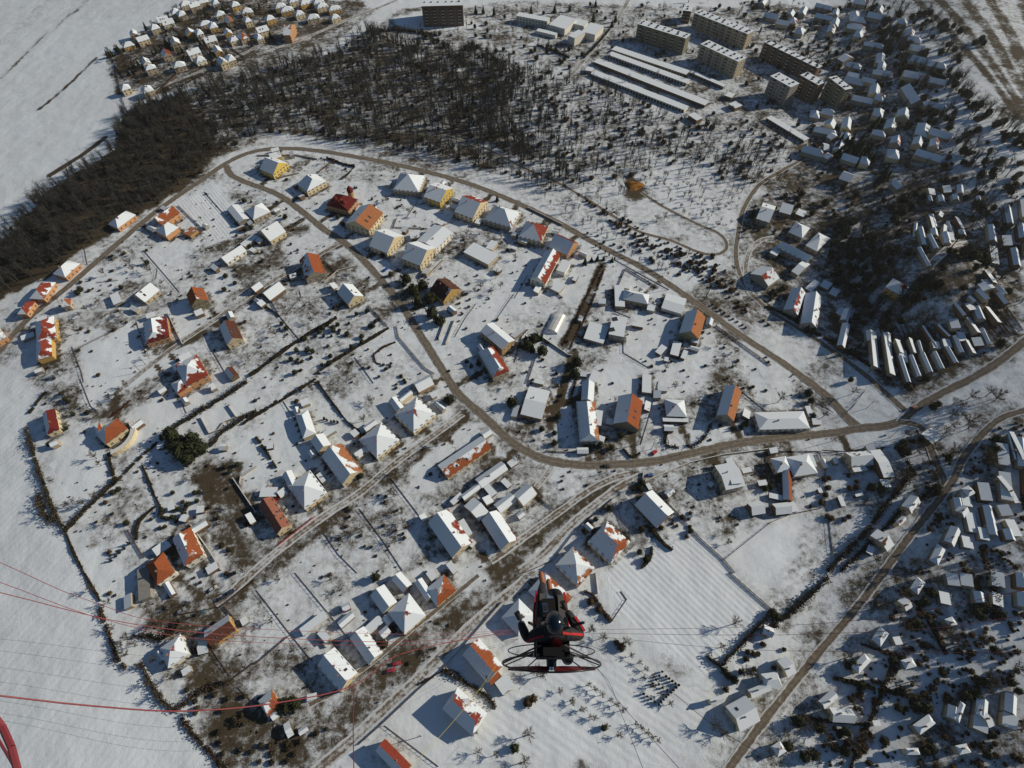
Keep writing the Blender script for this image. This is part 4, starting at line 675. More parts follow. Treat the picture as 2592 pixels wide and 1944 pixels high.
# ---------------------------------------------------------------- vegetation
def rnd3():
    while True:
        v = Vector([random.uniform(-1, 1) for _ in range(3)])
        if .05 < v.length < 1: return v
def tree_meshes(h, spread, ntw, col, lean=.0):
    tr = MB(); cr = MB(); top = Vector((random.uniform(-.3, .3), random.uniform(-.3, .3), h * .62)); tr.tube((0, 0, -.1), top, h * .022 + .05, h * .012 + .03, 5, col)
    limbs = []
    for i in range(9):
        s = Vector((0, 0, 0)).lerp(top, random.uniform(.45, 1)); a = i * 2.4 + random.random(); r = spread * random.uniform(.45, .9); e = Vector((math.cos(a) * r, math.sin(a) * r, min(h * .98, s.z + h * random.uniform(.15, .4)))); cr.tube(s, e, h * .010 + .03, .03, 3, col, caps=False); limbs.append((s, e))
    e = top + Vector((random.uniform(-.5, .5), random.uniform(-.5, .5), h * .36)); cr.tube(top, e, h * .012 + .03, .03, 3, col, caps=False); limbs.append((top, e))
    for i in range(ntw):
        s, e = random.choice(limbs); p = s.lerp(e, random.uniform(.35, 1)); d = rnd3(); d.z = abs(d.z) * .8 + .1; d = d.normalized() * random.uniform(.12, .24) * h; q = p + d; wv = d.cross(rnd3()).normalized() * random.uniform(.045, .09)
        k = random.uniform(.8, 1.25); cr.face([p - wv, p + wv, q], tuple(c * k for c in col))
    return tr.mesh('trunk', MF), cr.mesh('crown', MF)
BARE = [tree_meshes(random.uniform(7, 9), random.uniform(3, 4), 300, (.085, .066, .045)) for _ in range(5)]
WOODT = [tree_meshes(random.uniform(13, 17), random.uniform(3, 4.2), 130, (.052, .053, .050)) for _ in range(5)]
ORCH = [tree_meshes(random.uniform(3.6, 4.6), random.uniform(1.6, 2.2), 150, (.10, .085, .055)) for _ in range(3)]
def leafy(kind, h, r, n, col):
    tr = MB(); tr.tube((0, 0, -.1), (0, 0, h * .5), .16, .08, 5, (.07, .05, .035)); cr = MB()
    def leaf(p, nrm, sz, c):
        x = nrm.orthogonal().normalized(); a = random.uniform(0, 6.28); y = nrm.cross(x); x, y = x * math.cos(a) + y * math.sin(a), y * math.cos(a) - x * math.sin(a); cr.face([p - x * sz, p + y * sz * .5, p + x * sz * 1.1, p - y * sz * .6], c)
    if kind == 'fir':
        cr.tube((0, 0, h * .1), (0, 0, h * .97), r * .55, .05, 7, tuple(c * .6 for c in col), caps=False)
        for i in range(n):
            t = random.random() ** .8; z = h * (.06 + .9 * t); rr = r * (1 - t) * random.uniform(.8, 1.15) + .1; a = random.uniform(0, 6.28); p = Vector((math.cos(a) * rr * .75, math.sin(a) * rr * .75, z)); tip = Vector((math.cos(a) * rr * 1.25, math.sin(a) * rr * 1.25, z - .3 - rr * .15)); s = Vector((-math.sin(a), math.cos(a), 0)) * (.25 + rr * .22)
            k = random.uniform(.6, 1.3); cr.face([p - s + Vector((0, 0, .15)), tip, p + s + Vector((0, 0, .15)), p * .6 + Vector((0, 0, z * .4 + .4))], tuple(c * k for c in col))
    else:
        for i in range(n):
            v = rnd3().normalized(); q = random.uniform(.72, 1.06) * (1 + .18 * math.sin(v.x * 5 + h) * math.cos(v.y * 4 + r)); p = Vector((v.x * r * q, v.y * r * q, h * .5 + v.z * h * .5 * q))
            if p.z < .05: p.z = .05
            k = random.uniform(.55, 1.4); leaf(p, (v + rnd3() * .6).normalized(), .14 * r + .22, tuple(c * k for c in col))
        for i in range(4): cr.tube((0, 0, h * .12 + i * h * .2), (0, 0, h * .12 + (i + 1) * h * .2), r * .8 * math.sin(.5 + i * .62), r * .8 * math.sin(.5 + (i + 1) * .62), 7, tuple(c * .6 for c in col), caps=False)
    return tr.mesh('trunk', MF), cr.mesh('crown', MF)
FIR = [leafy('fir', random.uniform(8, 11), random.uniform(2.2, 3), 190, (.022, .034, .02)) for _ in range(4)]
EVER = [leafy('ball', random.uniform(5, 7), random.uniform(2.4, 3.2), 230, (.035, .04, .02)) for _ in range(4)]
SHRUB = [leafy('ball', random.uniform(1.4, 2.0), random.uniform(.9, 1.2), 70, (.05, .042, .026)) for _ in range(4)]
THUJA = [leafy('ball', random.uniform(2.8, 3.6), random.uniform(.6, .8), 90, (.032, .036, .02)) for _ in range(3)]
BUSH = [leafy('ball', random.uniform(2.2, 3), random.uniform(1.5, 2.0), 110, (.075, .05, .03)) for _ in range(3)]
KIND = dict(bare=(BARE, 'bare_tree', 'tree', 'leafless garden tree'), wood=(WOODT, 'bare_tree', 'tree', 'tall bare tree'), orchard=(ORCH, 'fruit_tree', 'tree', 'small bare fruit tree'), fir=(FIR, 'fir_tree', 'tree', 'dark pointed conifer'), ever=(EVER, 'evergreen_tree', 'tree', 'round dark evergreen'),
    shrub=(SHRUB, 'shrub', 'shrub', 'low dark shrub'), thuja=(THUJA, 'thuja', 'shrub', 'slim clipped evergreen'), bush=(BUSH, 'bush', 'bush', 'brown leafy bush'))
def blocked(c, pad=1.0):
    for a, u, n, L, W in RECTS:
        d = c - a; x = d @ u; y = d @ n
        if -pad < x < L + pad and -pad < y < W + pad: return True
    return False
RP = [(np.array(L), wd) for L, wd in ROADS]
def onroad(c, pad=1.5): return any(np.min(np.hypot(L[:, 0] - c[0], L[:, 1] - c[1])) < wd / 2 + pad for L, wd in RP)
def plant(kind, c, sc=1.0, look=None, group=None, label=None):
    var, name, cat, lk = KIND[kind]; tr, cr = random.choice(var); z = random.uniform(0, 6.28); s = sc * random.uniform(.88, 1.12)
    o = obj(name, tr, loc=(c[0], c[1], h0(c)), rz=z, scale=(s, s, s * random.uniform(.9, 1.1))); obj('crown', cr, parent=o)
    if label: tag(o, label, cat, group)
    else: late(o, look or lk, cat, c, group or {'tree': 'garden trees of the village', 'shrub': 'garden shrubs', 'bush': 'brown bushes'}[cat])
    return o
def PL(kind, k, pts, sc=1.0, **kw):
    for p in pts: plant(kind, G(k, p), sc, **kw)
def line(kind, k, a, b, n, sc=1.0, jit=.3, **kw):
    A, B = G(k, a), G(k, b)
    for i in range(n): plant(kind, A + (B - A) * (i / max(1, n - 1)) + np.random.uniform(-jit, jit, 2), sc, **kw)
PL('ever', 'd', [(378, 948), (398, 962), (425, 955), (400, 985), (425, 980), (385, 970), (412, 1000), (440, 975)], 1.45, look='tree of the big dark evergreen clump')
PL('ever', 'd', [(878, 610), (895, 635), (915, 625), (930, 655), (905, 660), (935, 685), (950, 700)], 1.45)
PL('ever', '21', [(1655, 200)], 1.15, label='big round dark evergreen at the corner of lane and main road'); NICK.append((G('21', (1655, 200)), 'big round corner evergreen'))
PL('ever', 'd', [(1105, 875), (1245, 790), (1240, 815), (1150, 740), (1140, 755), (1170, 765)], 1.2); PL('fir', 'd', [(1160, 735), (1150, 760), (1600, 925), (1610, 918)], .8)
PL('ever', '21', [(890, 840)], .75); PL('ever', '31', [(1030, 50), (1090, 620), (310, 1100), (270, 1150), (350, 1130), (240, 1120)], .9); PL('ever', 'd', [(1310, 950), (1340, 945), (1320, 970), (1295, 965), (1380, 1195), (1395, 1210), (1385, 1045)], .7)
PL('fir', 'w', [(1030, 420), (1080, 330), (1120, 420), (1150, 340), (1200, 430), (1220, 330), (1270, 420), (1330, 420), (1320, 520), (1370, 470), (1430, 460), (1420, 560), (1490, 540), (1170, 480), (1260, 500), (1060, 480)], 1.15, look='black fir of the grove')
PL('fir', 'w', [(1640, 700), (1670, 760), (1620, 780), (1560, 800), (1480, 170), (1520, 110), (1340, 320)], 1.1)
PL('fir', '12', [(240, 1290), (180, 1300), (140, 1360), (100, 1300), (60, 1350), (610, 640), (665, 620), (715, 615), (770, 605), (840, 620)], .6)
PL('fir', '13', [(690, 1400), (740, 1390), (780, 1350), (330, 1210), (380, 1230)], .7); PL('ever', '13', [(20, 910), (60, 920), (100, 880)], .7)
PL('fir', '02', [(150, 120), (350, 110), (480, 100), (680, 190), (840, 230), (870, 190), (700, 60)], .9); PL('fir', 'y', [(1860, 130), (1930, 130), (2030, 150), (1440, 60)], 1)
PL('ever', '00', [(950, 490), (1000, 440), (1040, 460)], .9); PL('fir', 'z', [(690, 700), (730, 670), (790, 640), (870, 590), (900, 560), (1340, 210), (1380, 230), (1210, 520), (1270, 560), (1330, 590), (450, 850), (500, 820), (440, 930), (380, 940), (560, 830), (1420, 740), (1430, 820), (1400, 680), (1550, 130), (1900, 130), (1960, 170), (2010, 120), (2080, 420), (2150, 480), (600, 380), (260, 640), (130, 720), (180, 700), (1050, 660), (1130, 700), (840, 560)], .85)
PL('ever', '10', [(2100, 110), (2050, 310), (2160, 340), (2110, 360), (1270, 640), (700, 870), (680, 900), (2020, 810), (1930, 870), (1940, 750), (2150, 500), (1050, 850)], .62)
PL('ever', '11', [(1050, 540), (1080, 580), (1150, 740), (1310, 790), (1270, 830), (700, 1010), (740, 310), (700, 250), (40, 1000), (220, 1160), (260, 1200), (2150, 530), (250, 250), (860, 1080), (950, 1050), (1000, 1180)], .62)
PL('fir', '11', [(2060, 100), (1900, 1500), (1840, 1520), (1800, 1480)], .6)
PL('bare', '10', [(1050, 560), (1130, 660), (1150, 700), (910, 740), (1270, 700), (1300, 720), (860, 980), (760, 1050), (1060, 1080), (640, 1170), (560, 1580), (520, 1600), (1400, 820), (680, 1230)], .8)
PL('bare', '11', [(120, 1210), (170, 1260), (480, 1140), (850, 720), (690, 1060), (1950, 380), (1770, 440), (1800, 400), (1650, 580), (2010, 900), (1920, 860), (2090, 850), (2050, 760)], .8)
PL('bare', '21', [(960, 190), (990, 220), (470, 90), (1540, 570), (1250, 1150), (1190, 1000), (1150, 980), (1290, 1280), (780, 1340), (900, 1310), (1200, 1390), (920, 360)], .75); PL('bare', '12', [(1960, 330), (1740, 320), (1290, 260), (1220, 280), (1870, 700), (1200, 1000), (640, 1100), (1490, 580), (950, 260), (880, 250), (1900, 1400)], .8)
PL('bare', '22', [(40, 690), (1600, 1160), (1300, 1370), (1350, 1000), (1800, 1330), (350, 60), (1830, 1410), (1000, 950)], .6); PL('bare', '23', [(1620, 270), (1560, 240), (1560, 330), (1650, 330), (720, 130), (90, 200), (470, 330), (1400, 620), (1250, 640), (1870, 150)], .95)
PL('bare', '32', [(660, 500), (760, 560), (250, 880), (190, 850), (1960, 860), (1880, 440), (1770, 640), (2010, 870), (1780, 1380), (1700, 1300), (130, 1390), (960, 600), (90, 1620)], .9); PL('bare', '31', [(200, 60), (640, 60), (720, 150), (130, 420), (1900, 1540), (1860, 1370), (2050, 1560)], .7)
PL('bare', '30', [(820, 150), (950, 260), (980, 480), (1120, 560), (1180, 620), (1340, 750), (1230, 800), (1300, 950), (1400, 1050), (1560, 480), (1500, 560), (1480, 900), (1990, 920), (1880, 640), (1100, 700), (1050, 620)], .75)
PL('bare', '20', [(560, 150), (500, 100), (640, 120), (680, 230), (880, 250), (960, 180), (1050, 120), (870, 740), (830, 680), (460, 880), (950, 1230), (370, 1100), (400, 1180), (1100, 60), (740, 1080), (860, 1020), (1850, 950), (1700, 850), (2000, 1100), (2100, 1650), (1950, 1230)], .75)
for k, a, b, n in (('32', (400, 1020), (900, 1400), 6), ('32', (640, 960), (940, 1180), 6), ('32', (1040, 1290), (1240, 1440), 5), ('32', (1010, 720), (1190, 880), 4), ('32', (500, 1120), (660, 1240), 3), ('32', (1110, 900), (1340, 1120), 4)): line('orchard', k, a, b, n, look='small bare fruit tree')
PL('orchard', '22', [(1450, 50), (1380, 60), (1400, 1150)], 1); PL('orchard', '12', [(1100, 700), (1230, 600), (1650, 690), (1720, 1500), (1800, 1450)], 1)
for a, b, n in (((1270, 850), (1190, 950), 4), ((1300, 890), (1380, 950), 4), ((1410, 965), (1260, 1110), 8), ((1110, 1040), (1240, 1130), 5), ((1240, 960), (1310, 1010), 3)): line('thuja', '32', a, b, n, .75, .1, look='clipped shrub of the square')
line('thuja', '20', (960, 1560), (1115, 1415), 5, 1.0, look='clipped shrub of the slanting garden row'); line('thuja', '11', (560, 560), (820, 620), 0)
line('thuja', '21', (580, 350), (700, 380), 5, .9); line('thuja', '12', (700, 490), (860, 600), 5, .9); line('thuja', '13', (300, 1180), (400, 1220), 5, 1); line('shrub', '12', (1700, 990), (1990, 1190), 9, .8, look='small roadside shrub')
line('shrub', 'z', (700, 1180), (960, 930), 18, .8, .1, look='dark post-like shrub of the far row'); line('shrub', 'z', (1030, 1070), (1380, 890), 14, .8, .1, look='small post-like shrub')
PL('ever', '20', [(570, 180), (600, 200), (530, 130), (760, 290), (580, 430), (640, 310), (440, 570), (1490, 980), (1680, 980), (1620, 1080), (1540, 1120), (1700, 1050), (1100, 1240), (1030, 950), (980, 980), (1400, 1130), (1440, 1200), (1490, 1190), (1590, 1160), (1940, 760), (1980, 800), (2040, 740)], .5)
PL('bush', '32', [(880, 600), (920, 640), (660, 250), (730, 320), (800, 380), (120, 1110), (170, 1080)], 1.1); PL('bush', '31', [(1160, 480), (1120, 420), (1180, 500)], .8); PL('ever', '32', [(1830, 880), (1880, 920), (1800, 850), (770, 1330), (10, 1500)], .6)
PL('ever', '22', [(1080, 950), (820, 1120), (610, 1310), (700, 1210), (1440, 1190), (1510, 1310), (2150, 950), (2190, 930), (1040, 400), (380, 330), (240, 440), (350, 470), (350, 560), (1090, 1290)], .62)
PL('ever', '23', [(1400, 250), (1440, 230), (340, 130), (360, 200), (380, 330), (1130, 600), (1170, 640), (1150, 560), (1920, 620), (1980, 640), (1440, 980), (700, 20), (1000, 780), (880, 940), (960, 960)], .75)
PL('ever', '33', [(60, 380), (30, 350), (1210, 450), (1240, 460), (680, 800), (720, 790), (430, 1330), (1380, 180), (1750, 340), (1820, 290), (240, 1280), (160, 1490), (640, 1530), (300, 1580), (380, 1560), (1250, 1150), (1330, 1160), (1650, 1060), (1750, 1050)], .85)
def zone(kind, poly, n, sc=1.0, look=None, group=None, pad=1.2):
    P = np.array(poly); lo, hi = P.min(0), P.max(0); k = 0; tries = 0
    while k < n and tries < n * 40:
        tries += 1; c = np.random.uniform(lo, hi)
        if inpoly(np.array([c[0]]), np.array([c[1]]), poly)[0] and not blocked(c, pad) and not onroad(c): plant(kind, c, sc, look=look, group=group); k += 1
D = lambda *p: GL('d', p)
zone('shrub', D((480, 440), (640, 420), (660, 540), (500, 620)), 14); zone('ever', D((600, 760), (720, 690), (830, 690), (800, 740), (640, 830)), 18, .62); zone('shrub', D((600, 760), (720, 690), (830, 690), (800, 740), (640, 830)), 20, 1.1)
zone('shrub', D((300, 1100), (450, 1050), (520, 1200), (340, 1160)), 22, 1.1); zone('shrub', D((390, 1480), (560, 1500), (700, 1590), (620, 1659), (480, 1659)), 34, 1.1); zone('bare', D((310, 1290), (480, 1300), (460, 1350), (320, 1380)), 10, .6)
zone('bush', D((150, 620), (330, 500), (400, 620), (200, 760)), 12, .7); zone('shrub', D((760, 780), (830, 760), (900, 860), (820, 840)), 10); zone('shrub', D((1100, 740), (1250, 700), (1210, 880), (1120, 880)), 14)
zone('shrub', D((960, 560), (1180, 600), (1160, 700), (980, 740)), 14, .9); zone('shrub', D((700, 1080), (850, 1060), (920, 1200), (760, 1240)), 14, .9); zone('shrub', D((1400, 640), (1600, 760), (1700, 900), (1400, 800)), 12, .9)
zone('shrub', D((1200, 470), (1330, 540), (1550, 600), (1700, 740), (1500, 600)), 26, 1.0, look='low road-bank shrub'); zone('bush', D((1330, 500), (1420, 530), (1480, 600), (1440, 600)), 8, .9)
zone('bush', D((1350, 1040), (1500, 1100), (1480, 1180), (1400, 1100)), 8, .6); zone('shrub', D((1640, 1350), (1720, 1320), (1700, 1480), (1560, 1500)), 12, 1.2); zone('bush', D((1740, 1050), (1960, 940), (1980, 980), (1800, 1150)), 14, .9)
zone('ever', D((2000, 1000), (2212, 900), (2212, 1659), (1750, 1659), (2000, 1200)), 26, .7, look='dark suburb evergreen'); zone('bare', D((1980, 880), (2212, 800), (2212, 1659), (1700, 1659)), 50, 1.0, look='bare suburb tree')
zone('ever', RTOWN, 90, .85, look='dark far-town evergreen', group='evergreens of the far town'); zone('bare', GL('z', [(100, 700), (1000, 100), (2200, 0), (2100, 500), (1500, 850), (300, 1100)]), 24, .8, look='bare settlement tree')
zone('ever', D((1000, 120), (1300, 60), (1350, 120), (1200, 150)), 12, .8); zone('ever', D((820, 70), (1000, 90), (1090, 120), (900, 100)), 12, .8)
VG = D((60, 700), (300, 490), (520, 340), (700, 340), (1150, 460), (1500, 660), (1900, 900), (1960, 940), (1800, 1100), (1500, 1150), (1300, 1180), (1000, 1400), (700, 1600), (500, 1640), (300, 1400), (150, 1120), (90, 860))
zone('bare', VG, 44, .65, look='slight leafless garden tree'); zone('shrub', VG, 40, .8, look='little garden shrub'); zone('bush', VG, 40, .7, look='small brown bush'); zone('bare', D((600, 330), (1100, 440), (1150, 560), (900, 560), (740, 480)), 14, .7)
# woods: individuals first, the rest as one mass
def massmesh(name, pts, variants, scs, mats=MF):
    arr = []
    for tr, cr in variants:
        for me in (tr, cr): pass
        vs = []; fs = []; cs = []; off = 0
        for me in (tr, cr):
            n = len(me.vertices); co = np.empty(n * 3, np.float32); me.vertices.foreach_get('co', co); co = co.reshape(-1, 3); cl = np.empty(n * 4, np.float32); me.attributes['tint'].data.foreach_get('color', cl)
            vi = np.empty(len(me.loops), np.int32); me.loops.foreach_get('vertex_index', vi); ls = np.empty(len(me.polygons), np.int32); me.polygons.foreach_get('loop_start', ls); lt = np.empty(len(me.polygons), np.int32); me.polygons.foreach_get('loop_total', lt)
            vs.append(co); cs.append(cl.reshape(-1, 4)); fs.append((vi + off, lt)); off += n
        arr.append((np.vstack(vs), np.vstack(cs), np.concatenate([f[0] for f in fs]), np.concatenate([f[1] for f in fs])))
    VV = []; CC = []; LI = []; LT = []; off = 0
    for c, s in zip(pts, scs):
        v, cl, li, lt = random.choice(arr); a = random.uniform(0, 6.28); R = np.array([[math.cos(a), -math.sin(a), 0], [math.sin(a), math.cos(a), 0], [0, 0, 1]]); q = (v * s) @ R.T + np.array([c[0], c[1], h0(c)]); k = random.uniform(.75, 1.25)
        cc = cl.copy(); cc[:, :3] *= k; VV.append(q); CC.append(cc); LI.append(li + off); LT.append(lt); off += len(v)
    VV = np.vstack(VV).astype(np.float32); CC = np.vstack(CC).astype(np.float32); LI = np.concatenate(LI).astype(np.int32); LT = np.concatenate(LT).astype(np.int32)
    me = bpy.data.meshes.new(name); me.vertices.add(len(VV)); me.vertices.foreach_set('co', VV.ravel()); me.loops.add(len(LI)); me.loops.foreach_set('vertex_index', LI); me.polygons.add(len(LT)); me.polygons.foreach_set('loop_start', np.concatenate([[0], np.cumsum(LT)[:-1]]).astype(np.int32)); me.update(calc_edges=True)
    me.attributes.new('tint', 'FLOAT_COLOR', 'POINT').data.foreach_set('color', CC.ravel()); me.materials.append(mats); o = obj(name, me); o['kind'] = 'stuff'; return o
def samp(poly, n, pad=1.5):
    P = np.array(poly); lo, hi = P.min(0), P.max(0); out = []
    while len(out) < n:
        q = np.random.uniform(lo, hi, (4000, 2)); q = q[inpoly(q[:, 0], q[:, 1], poly)]
        for c in q:
            if len(out) < n and not onroad(c, pad) and not blocked(c, 2): out.append(c)
    return out
wp = samp(WOOD, 1750); wp.sort(key=lambda c: c[0] ** 2 + c[1] ** 2)
for c in wp[:36]: plant('wood', c, .85, label='tall bare tree among many at the near edge of the dark wood', group='bare trees of the dark wood')
massmesh('woods', wp[36:], WOODT, [random.uniform(.7, 1.1) for _ in wp[36:]])
sp = samp(SPARSE, 640); sp.sort(key=lambda c: c[0] ** 2 + c[1] ** 2)
for c in sp[:24]: plant('wood', c, .65, label='thin bare tree scattered on the snowy slope below the garage rows', group='bare trees on the snowy slope')
massmesh('scrub_woods', sp[24:], WOODT, [random.uniform(.45, .8) for _ in sp[24:]])
ub = samp(WOOD, 700); massmesh('undergrowth', ub, SHRUB, [random.uniform(.8, 1.8) for _ in ub])
ub = samp(SPARSE, 260, .5) + samp(RTOWN, 260); massmesh('undergrowth', ub, SHRUB + BUSH, [random.uniform(.6, 1.5) for _ in ub])
ZG = GL('z', [(100, 700), (1000, 100), (2200, 0), (2100, 500), (1500, 850), (300, 1100)]); ub = samp(ZG, 190, .5); massmesh('scrub_woods', ub, BARE + BUSH, [random.uniform(.5, 1.0) for _ in ub])
ub = samp(VG, 850, .3); massmesh('undergrowth', ub, SHRUB + BUSH, [random.uniform(.18, .5) for _ in ub])
ub = samp(D((2000, 1000), (2212, 900), (2212, 1659), (1750, 1659), (2000, 1200)), 500, .3); massmesh('undergrowth', ub, SHRUB + BUSH, [random.uniform(.3, .9) for _ in ub])
tz = D((1040, 130), (1130, 150), (1200, 260), (1230, 380), (1150, 400), (1060, 300)); ub = samp(tz, 160); massmesh('scrub_woods', ub, WOODT, [random.uniform(.6, .95) for _ in ub])
hp = D((980, 335), (1300, 395), (1500, 335), (1650, 325), (1600, 450), (1585, 500), (1480, 470), (1400, 400), (1330, 440), (1380, 520), (1480, 580), (1440, 610), (1300, 520), (1150, 420)); ub = samp(hp, 230, .5); massmesh('scrub_woods', ub, WOODT + BARE, [random.uniform(.35, .65) for _ in ub])
hb = D((1250, 420), (1330, 460), (1430, 520), (1560, 560), (1600, 640), (1500, 600), (1340, 500)); ub = samp(hb, 160, .3); massmesh('undergrowth', ub, SHRUB + BUSH, [random.uniform(.5, 1.2) for _ in ub])
lw = D((-60, 560), (0, 520), (120, 400), (240, 330), (272, 240), (400, 200), (470, 330), (380, 415), (250, 497), (100, 597), (-60, 700)); ub = samp(lw, 420); massmesh('woods', ub, WOODT, [random.uniform(.5, .8) for _ in ub])
tp = D((780, 90), (1100, 20), (1500, 0), (1900, 20), (1740, 290), (1450, 245), (1250, 155), (1100, 120), (900, 100)); ub = samp(tp, 330, 1); massmesh('scrub_woods', ub, BARE + WOODT + EVER, [random.uniform(.5, .8) for _ in ub])
ub = samp(RTOWN, 330, 1); massmesh('scrub_woods', ub, BARE + WOODT, [random.uniform(.5, .8) for _ in ub])
qp = samp(QWOOD, 270); massmesh('shaded_woods', qp, WOODT + EVER, [random.uniform(.55, .9) for _ in qp])
# belts on the far right
bp = []
for k, pts, n, w_ in (('03', [(800, 0), (980, 200), (1200, 430), (1500, 740), (1900, 1010), (2200, 1300)], 130, 7), ('03', [(1000, 350), (980, 700)], 25, 5), ('03', [(1150, 430), (1180, 640)], 34, 9), ('03', [(1230, 640), (1330, 900), (1500, 1180)], 34, 8), ('03', [(1400, 930), (1700, 1300), (2100, 1659)], 60, 16), ('13', [(1180, 60), (1120, 380), (1080, 560)], 26, 5),
    ('13', [(1700, 0), (1900, 300), (2150, 640)], 40, 10), ('13', [(1600, 560), (1800, 560), (1900, 800)], 26, 7), ('13', [(1350, 800), (1200, 950), (1050, 1050)], 26, 5), ('t', [(250, 130), (700, 440), (1250, 900)], 30, 8), ('t', [(700, 230), (1100, 420), (1300, 560), (1400, 640)], 30, 8), ('t', [(1080, 980), (1350, 1420)], 18, 4)):
    L = smoothline(GL(k, pts), 5)
    for i in range(n): c = L[random.randrange(len(L))] + np.random.normal(0, w_ * .5, 2); bp.append(c)
bp = [c for c in bp if not blocked(c, 1)]
massmesh('tree_belts_woods', bp, EVER + WOODT, [random.uniform(.7, 1.1) for _ in bp])
# ---------------------------------------------------------------- hedges
def hedge(k, pts, w_=1.6, h_=1.8, look='dark clipped hedge', col=(.05, .042, .026)):
    L = smoothline(GL(k, pts), 1.6); m = MB(); O = L[len(L) // 2]
    for i in range(len(L) - 1):
        a, b = L[i], L[i + 1]; d = b - a; l = np.linalg.norm(d); ang = math.atan2(d[1], d[0]); c = (a + b) / 2 - O; zo = h0(c + O) - h0(O); wob = 1 + .35 * math.sin(i * .45 + O[0]) + random.uniform(-.15, .15); hh = h_ * random.uniform(.7, 1.1) * (.7 + .3 * wob); ww = w_ * .8 * wob; big = w_ > 2.3
        if random.random() < .05: continue
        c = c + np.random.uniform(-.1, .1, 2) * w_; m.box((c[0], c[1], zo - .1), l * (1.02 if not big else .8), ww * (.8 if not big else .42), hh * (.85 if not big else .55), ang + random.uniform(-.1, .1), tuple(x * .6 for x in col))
        for q in range(int((7 if not big else 13) * w_)):
            p = Vector((c[0] + random.uniform(-.9, .9) * l / 1.6, c[1] + random.uniform(-.5, .5) * ww * 1.35, zo + random.uniform(.15, 1.08) * hh)); v = rnd3().normalized(); x = v.orthogonal().normalized() * .32; y = v.cross(x); kk = random.uniform(.6, 1.5); m.face([p - x, p - y, p + x, p + y], tuple(z * kk for z in col))
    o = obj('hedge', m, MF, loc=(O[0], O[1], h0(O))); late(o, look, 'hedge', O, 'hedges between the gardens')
hedge('11', [(690, 1100), (370, 1290), (0, 1560), (-60, 1600)], 2.2, 2, 'long dark hedge'); hedge('20', [(2140, 10), (1900, 170), (1700, 290), (1540, 390), (1400, 490)], 4, 3, 'thick ragged hedge')
hedge('11', [(1130, 1190), (900, 1330), (620, 1500), (520, 1580)], 2, 2, 'long dark hedge'); hedge('21', [(510, 0), (220, 180), (0, 310), (-120, 390)], 2, 2, 'clipped toothed hedge'); hedge('20', [(2201, 270), (1950, 430), (1800, 580)], 3.5, 3, 'bushy dark hedge')
hedge('20', [(1400, 500), (1180, 700), (1010, 870)], 1.6, 1.5); hedge('20', [(1000, 870), (800, 1060), (580, 1290)], 4, 2.5, 'thick ragged hedge'); hedge('20', [(230, 420), (290, 620), (330, 760), (380, 900), (470, 1130), (570, 1320)], 3.2, 2.6, 'tall field-edge hedge', (.06, .052, .036))
hedge('20', [(330, 1000), (400, 1180), (470, 1220)], 5, 2.5, 'thick ragged hedge', (.07, .06, .045)); hedge('20', [(570, 1320), (640, 1500), (720, 1650), (860, 1900)], 1.5, 1.2, 'thin field-edge hedge'); hedge('20', [(930, 640), (960, 760), (990, 870)], 2, 1.8); hedge('20', [(400, 110), (330, 190), (260, 290)], 2, 1.5); hedge('20', [(1340, 1090), (1230, 1180), (1180, 1260), (1170, 1380)], 1.8, 1.5)
hedge('20', [(1220, 740), (1290, 900), (1330, 1000), (1400, 1140)], 1.2, 1.3); hedge('20', [(1120, 180), (1020, 270), (940, 330)], 1, 1, 'rusty low hedge', (.09, .035, .025)); hedge('30', [(860, 300), (940, 520), (1010, 740), (1090, 810)], 3, 1.6, 'ragged field-edge scrub', (.08, .06, .045))
hedge('30', [(1210, 780), (1300, 950), (1400, 1100), (1500, 1170)], 3, 2.5, 'tall scrub hedge', (.07, .06, .045)); hedge('30', [(1500, 1170), (1640, 1080), (1780, 980), (1980, 930)], 3, 2, 'tall scrub hedge', (.07, .055, .04)); hedge('30', [(1560, 1250), (1700, 1430), (1840, 1570), (1960, 1700)], 3, 1.5, 'ragged field-edge scrub', (.07, .05, .035))
hedge('30', [(1140, 540), (1260, 540), (1400, 560), (1560, 410)], 3, 2.2, 'shadowy hedge'); hedge('21', [(520, 20), (640, 190), (780, 370), (870, 440)], 1.4, 1.4); hedge('21', [(0, 500), (80, 620), (170, 760)], 1.8, 1.8); hedge('21', [(870, 440), (930, 560), (1020, 690)], 2, 2)
hedge('31', [(1380, 960), (1650, 830), (1800, 950)], 0.8, 1); hedge('31', [(1590, 830), (1800, 950), (1980, 1060), (2060, 1200)], 2.6, 2, 'dark curved hedge'); hedge('22', [(1450, 560), (1550, 570), (1650, 480), (1690, 380)], 2.4, 2.2, 'curved roadside hedge'); hedge('22', [(1320, 390), (1310, 480), (1300, 560), (1420, 590)], 2.4, 2.2, 'tall dark garden hedge')
hedge('22', [(1180, 1290), (1290, 1420), (1360, 1470)], 2, 2.2); hedge('22', [(1180, 1440), (1170, 1530), (1100, 1620)], 2, 1.8); hedge('22', [(940, 600), (1000, 670), (1080, 640)], 2, 2); hedge('11', [(10, 960), (130, 1040), (200, 1090)], 1.4, 1.6); hedge('01', [(600, 1360), (740, 1410), (840, 1430)], 1.6, 2.2, 'dark yard-wall hedge'); hedge('01', [(840, 1430), (780, 1500), (720, 1540)], 1, 1.5)
hedge('11', [(1000, 1420), (1090, 1350), (1190, 1310)], 1.4, 1, 'brown low hedge', (.08, .05, .035)); hedge('11', [(1000, 1420), (1020, 1480), (1060, 1500)], 1.2, .9, 'brown low hedge', (.08, .05, .035)); hedge('23', [(1080, 590), (1200, 540), (1340, 530)], 3.4, 3, 'black roadside hedge'); hedge('23', [(1110, 600), (1200, 720), (1270, 830)], 2.6, 2.2, 'shady hedge')
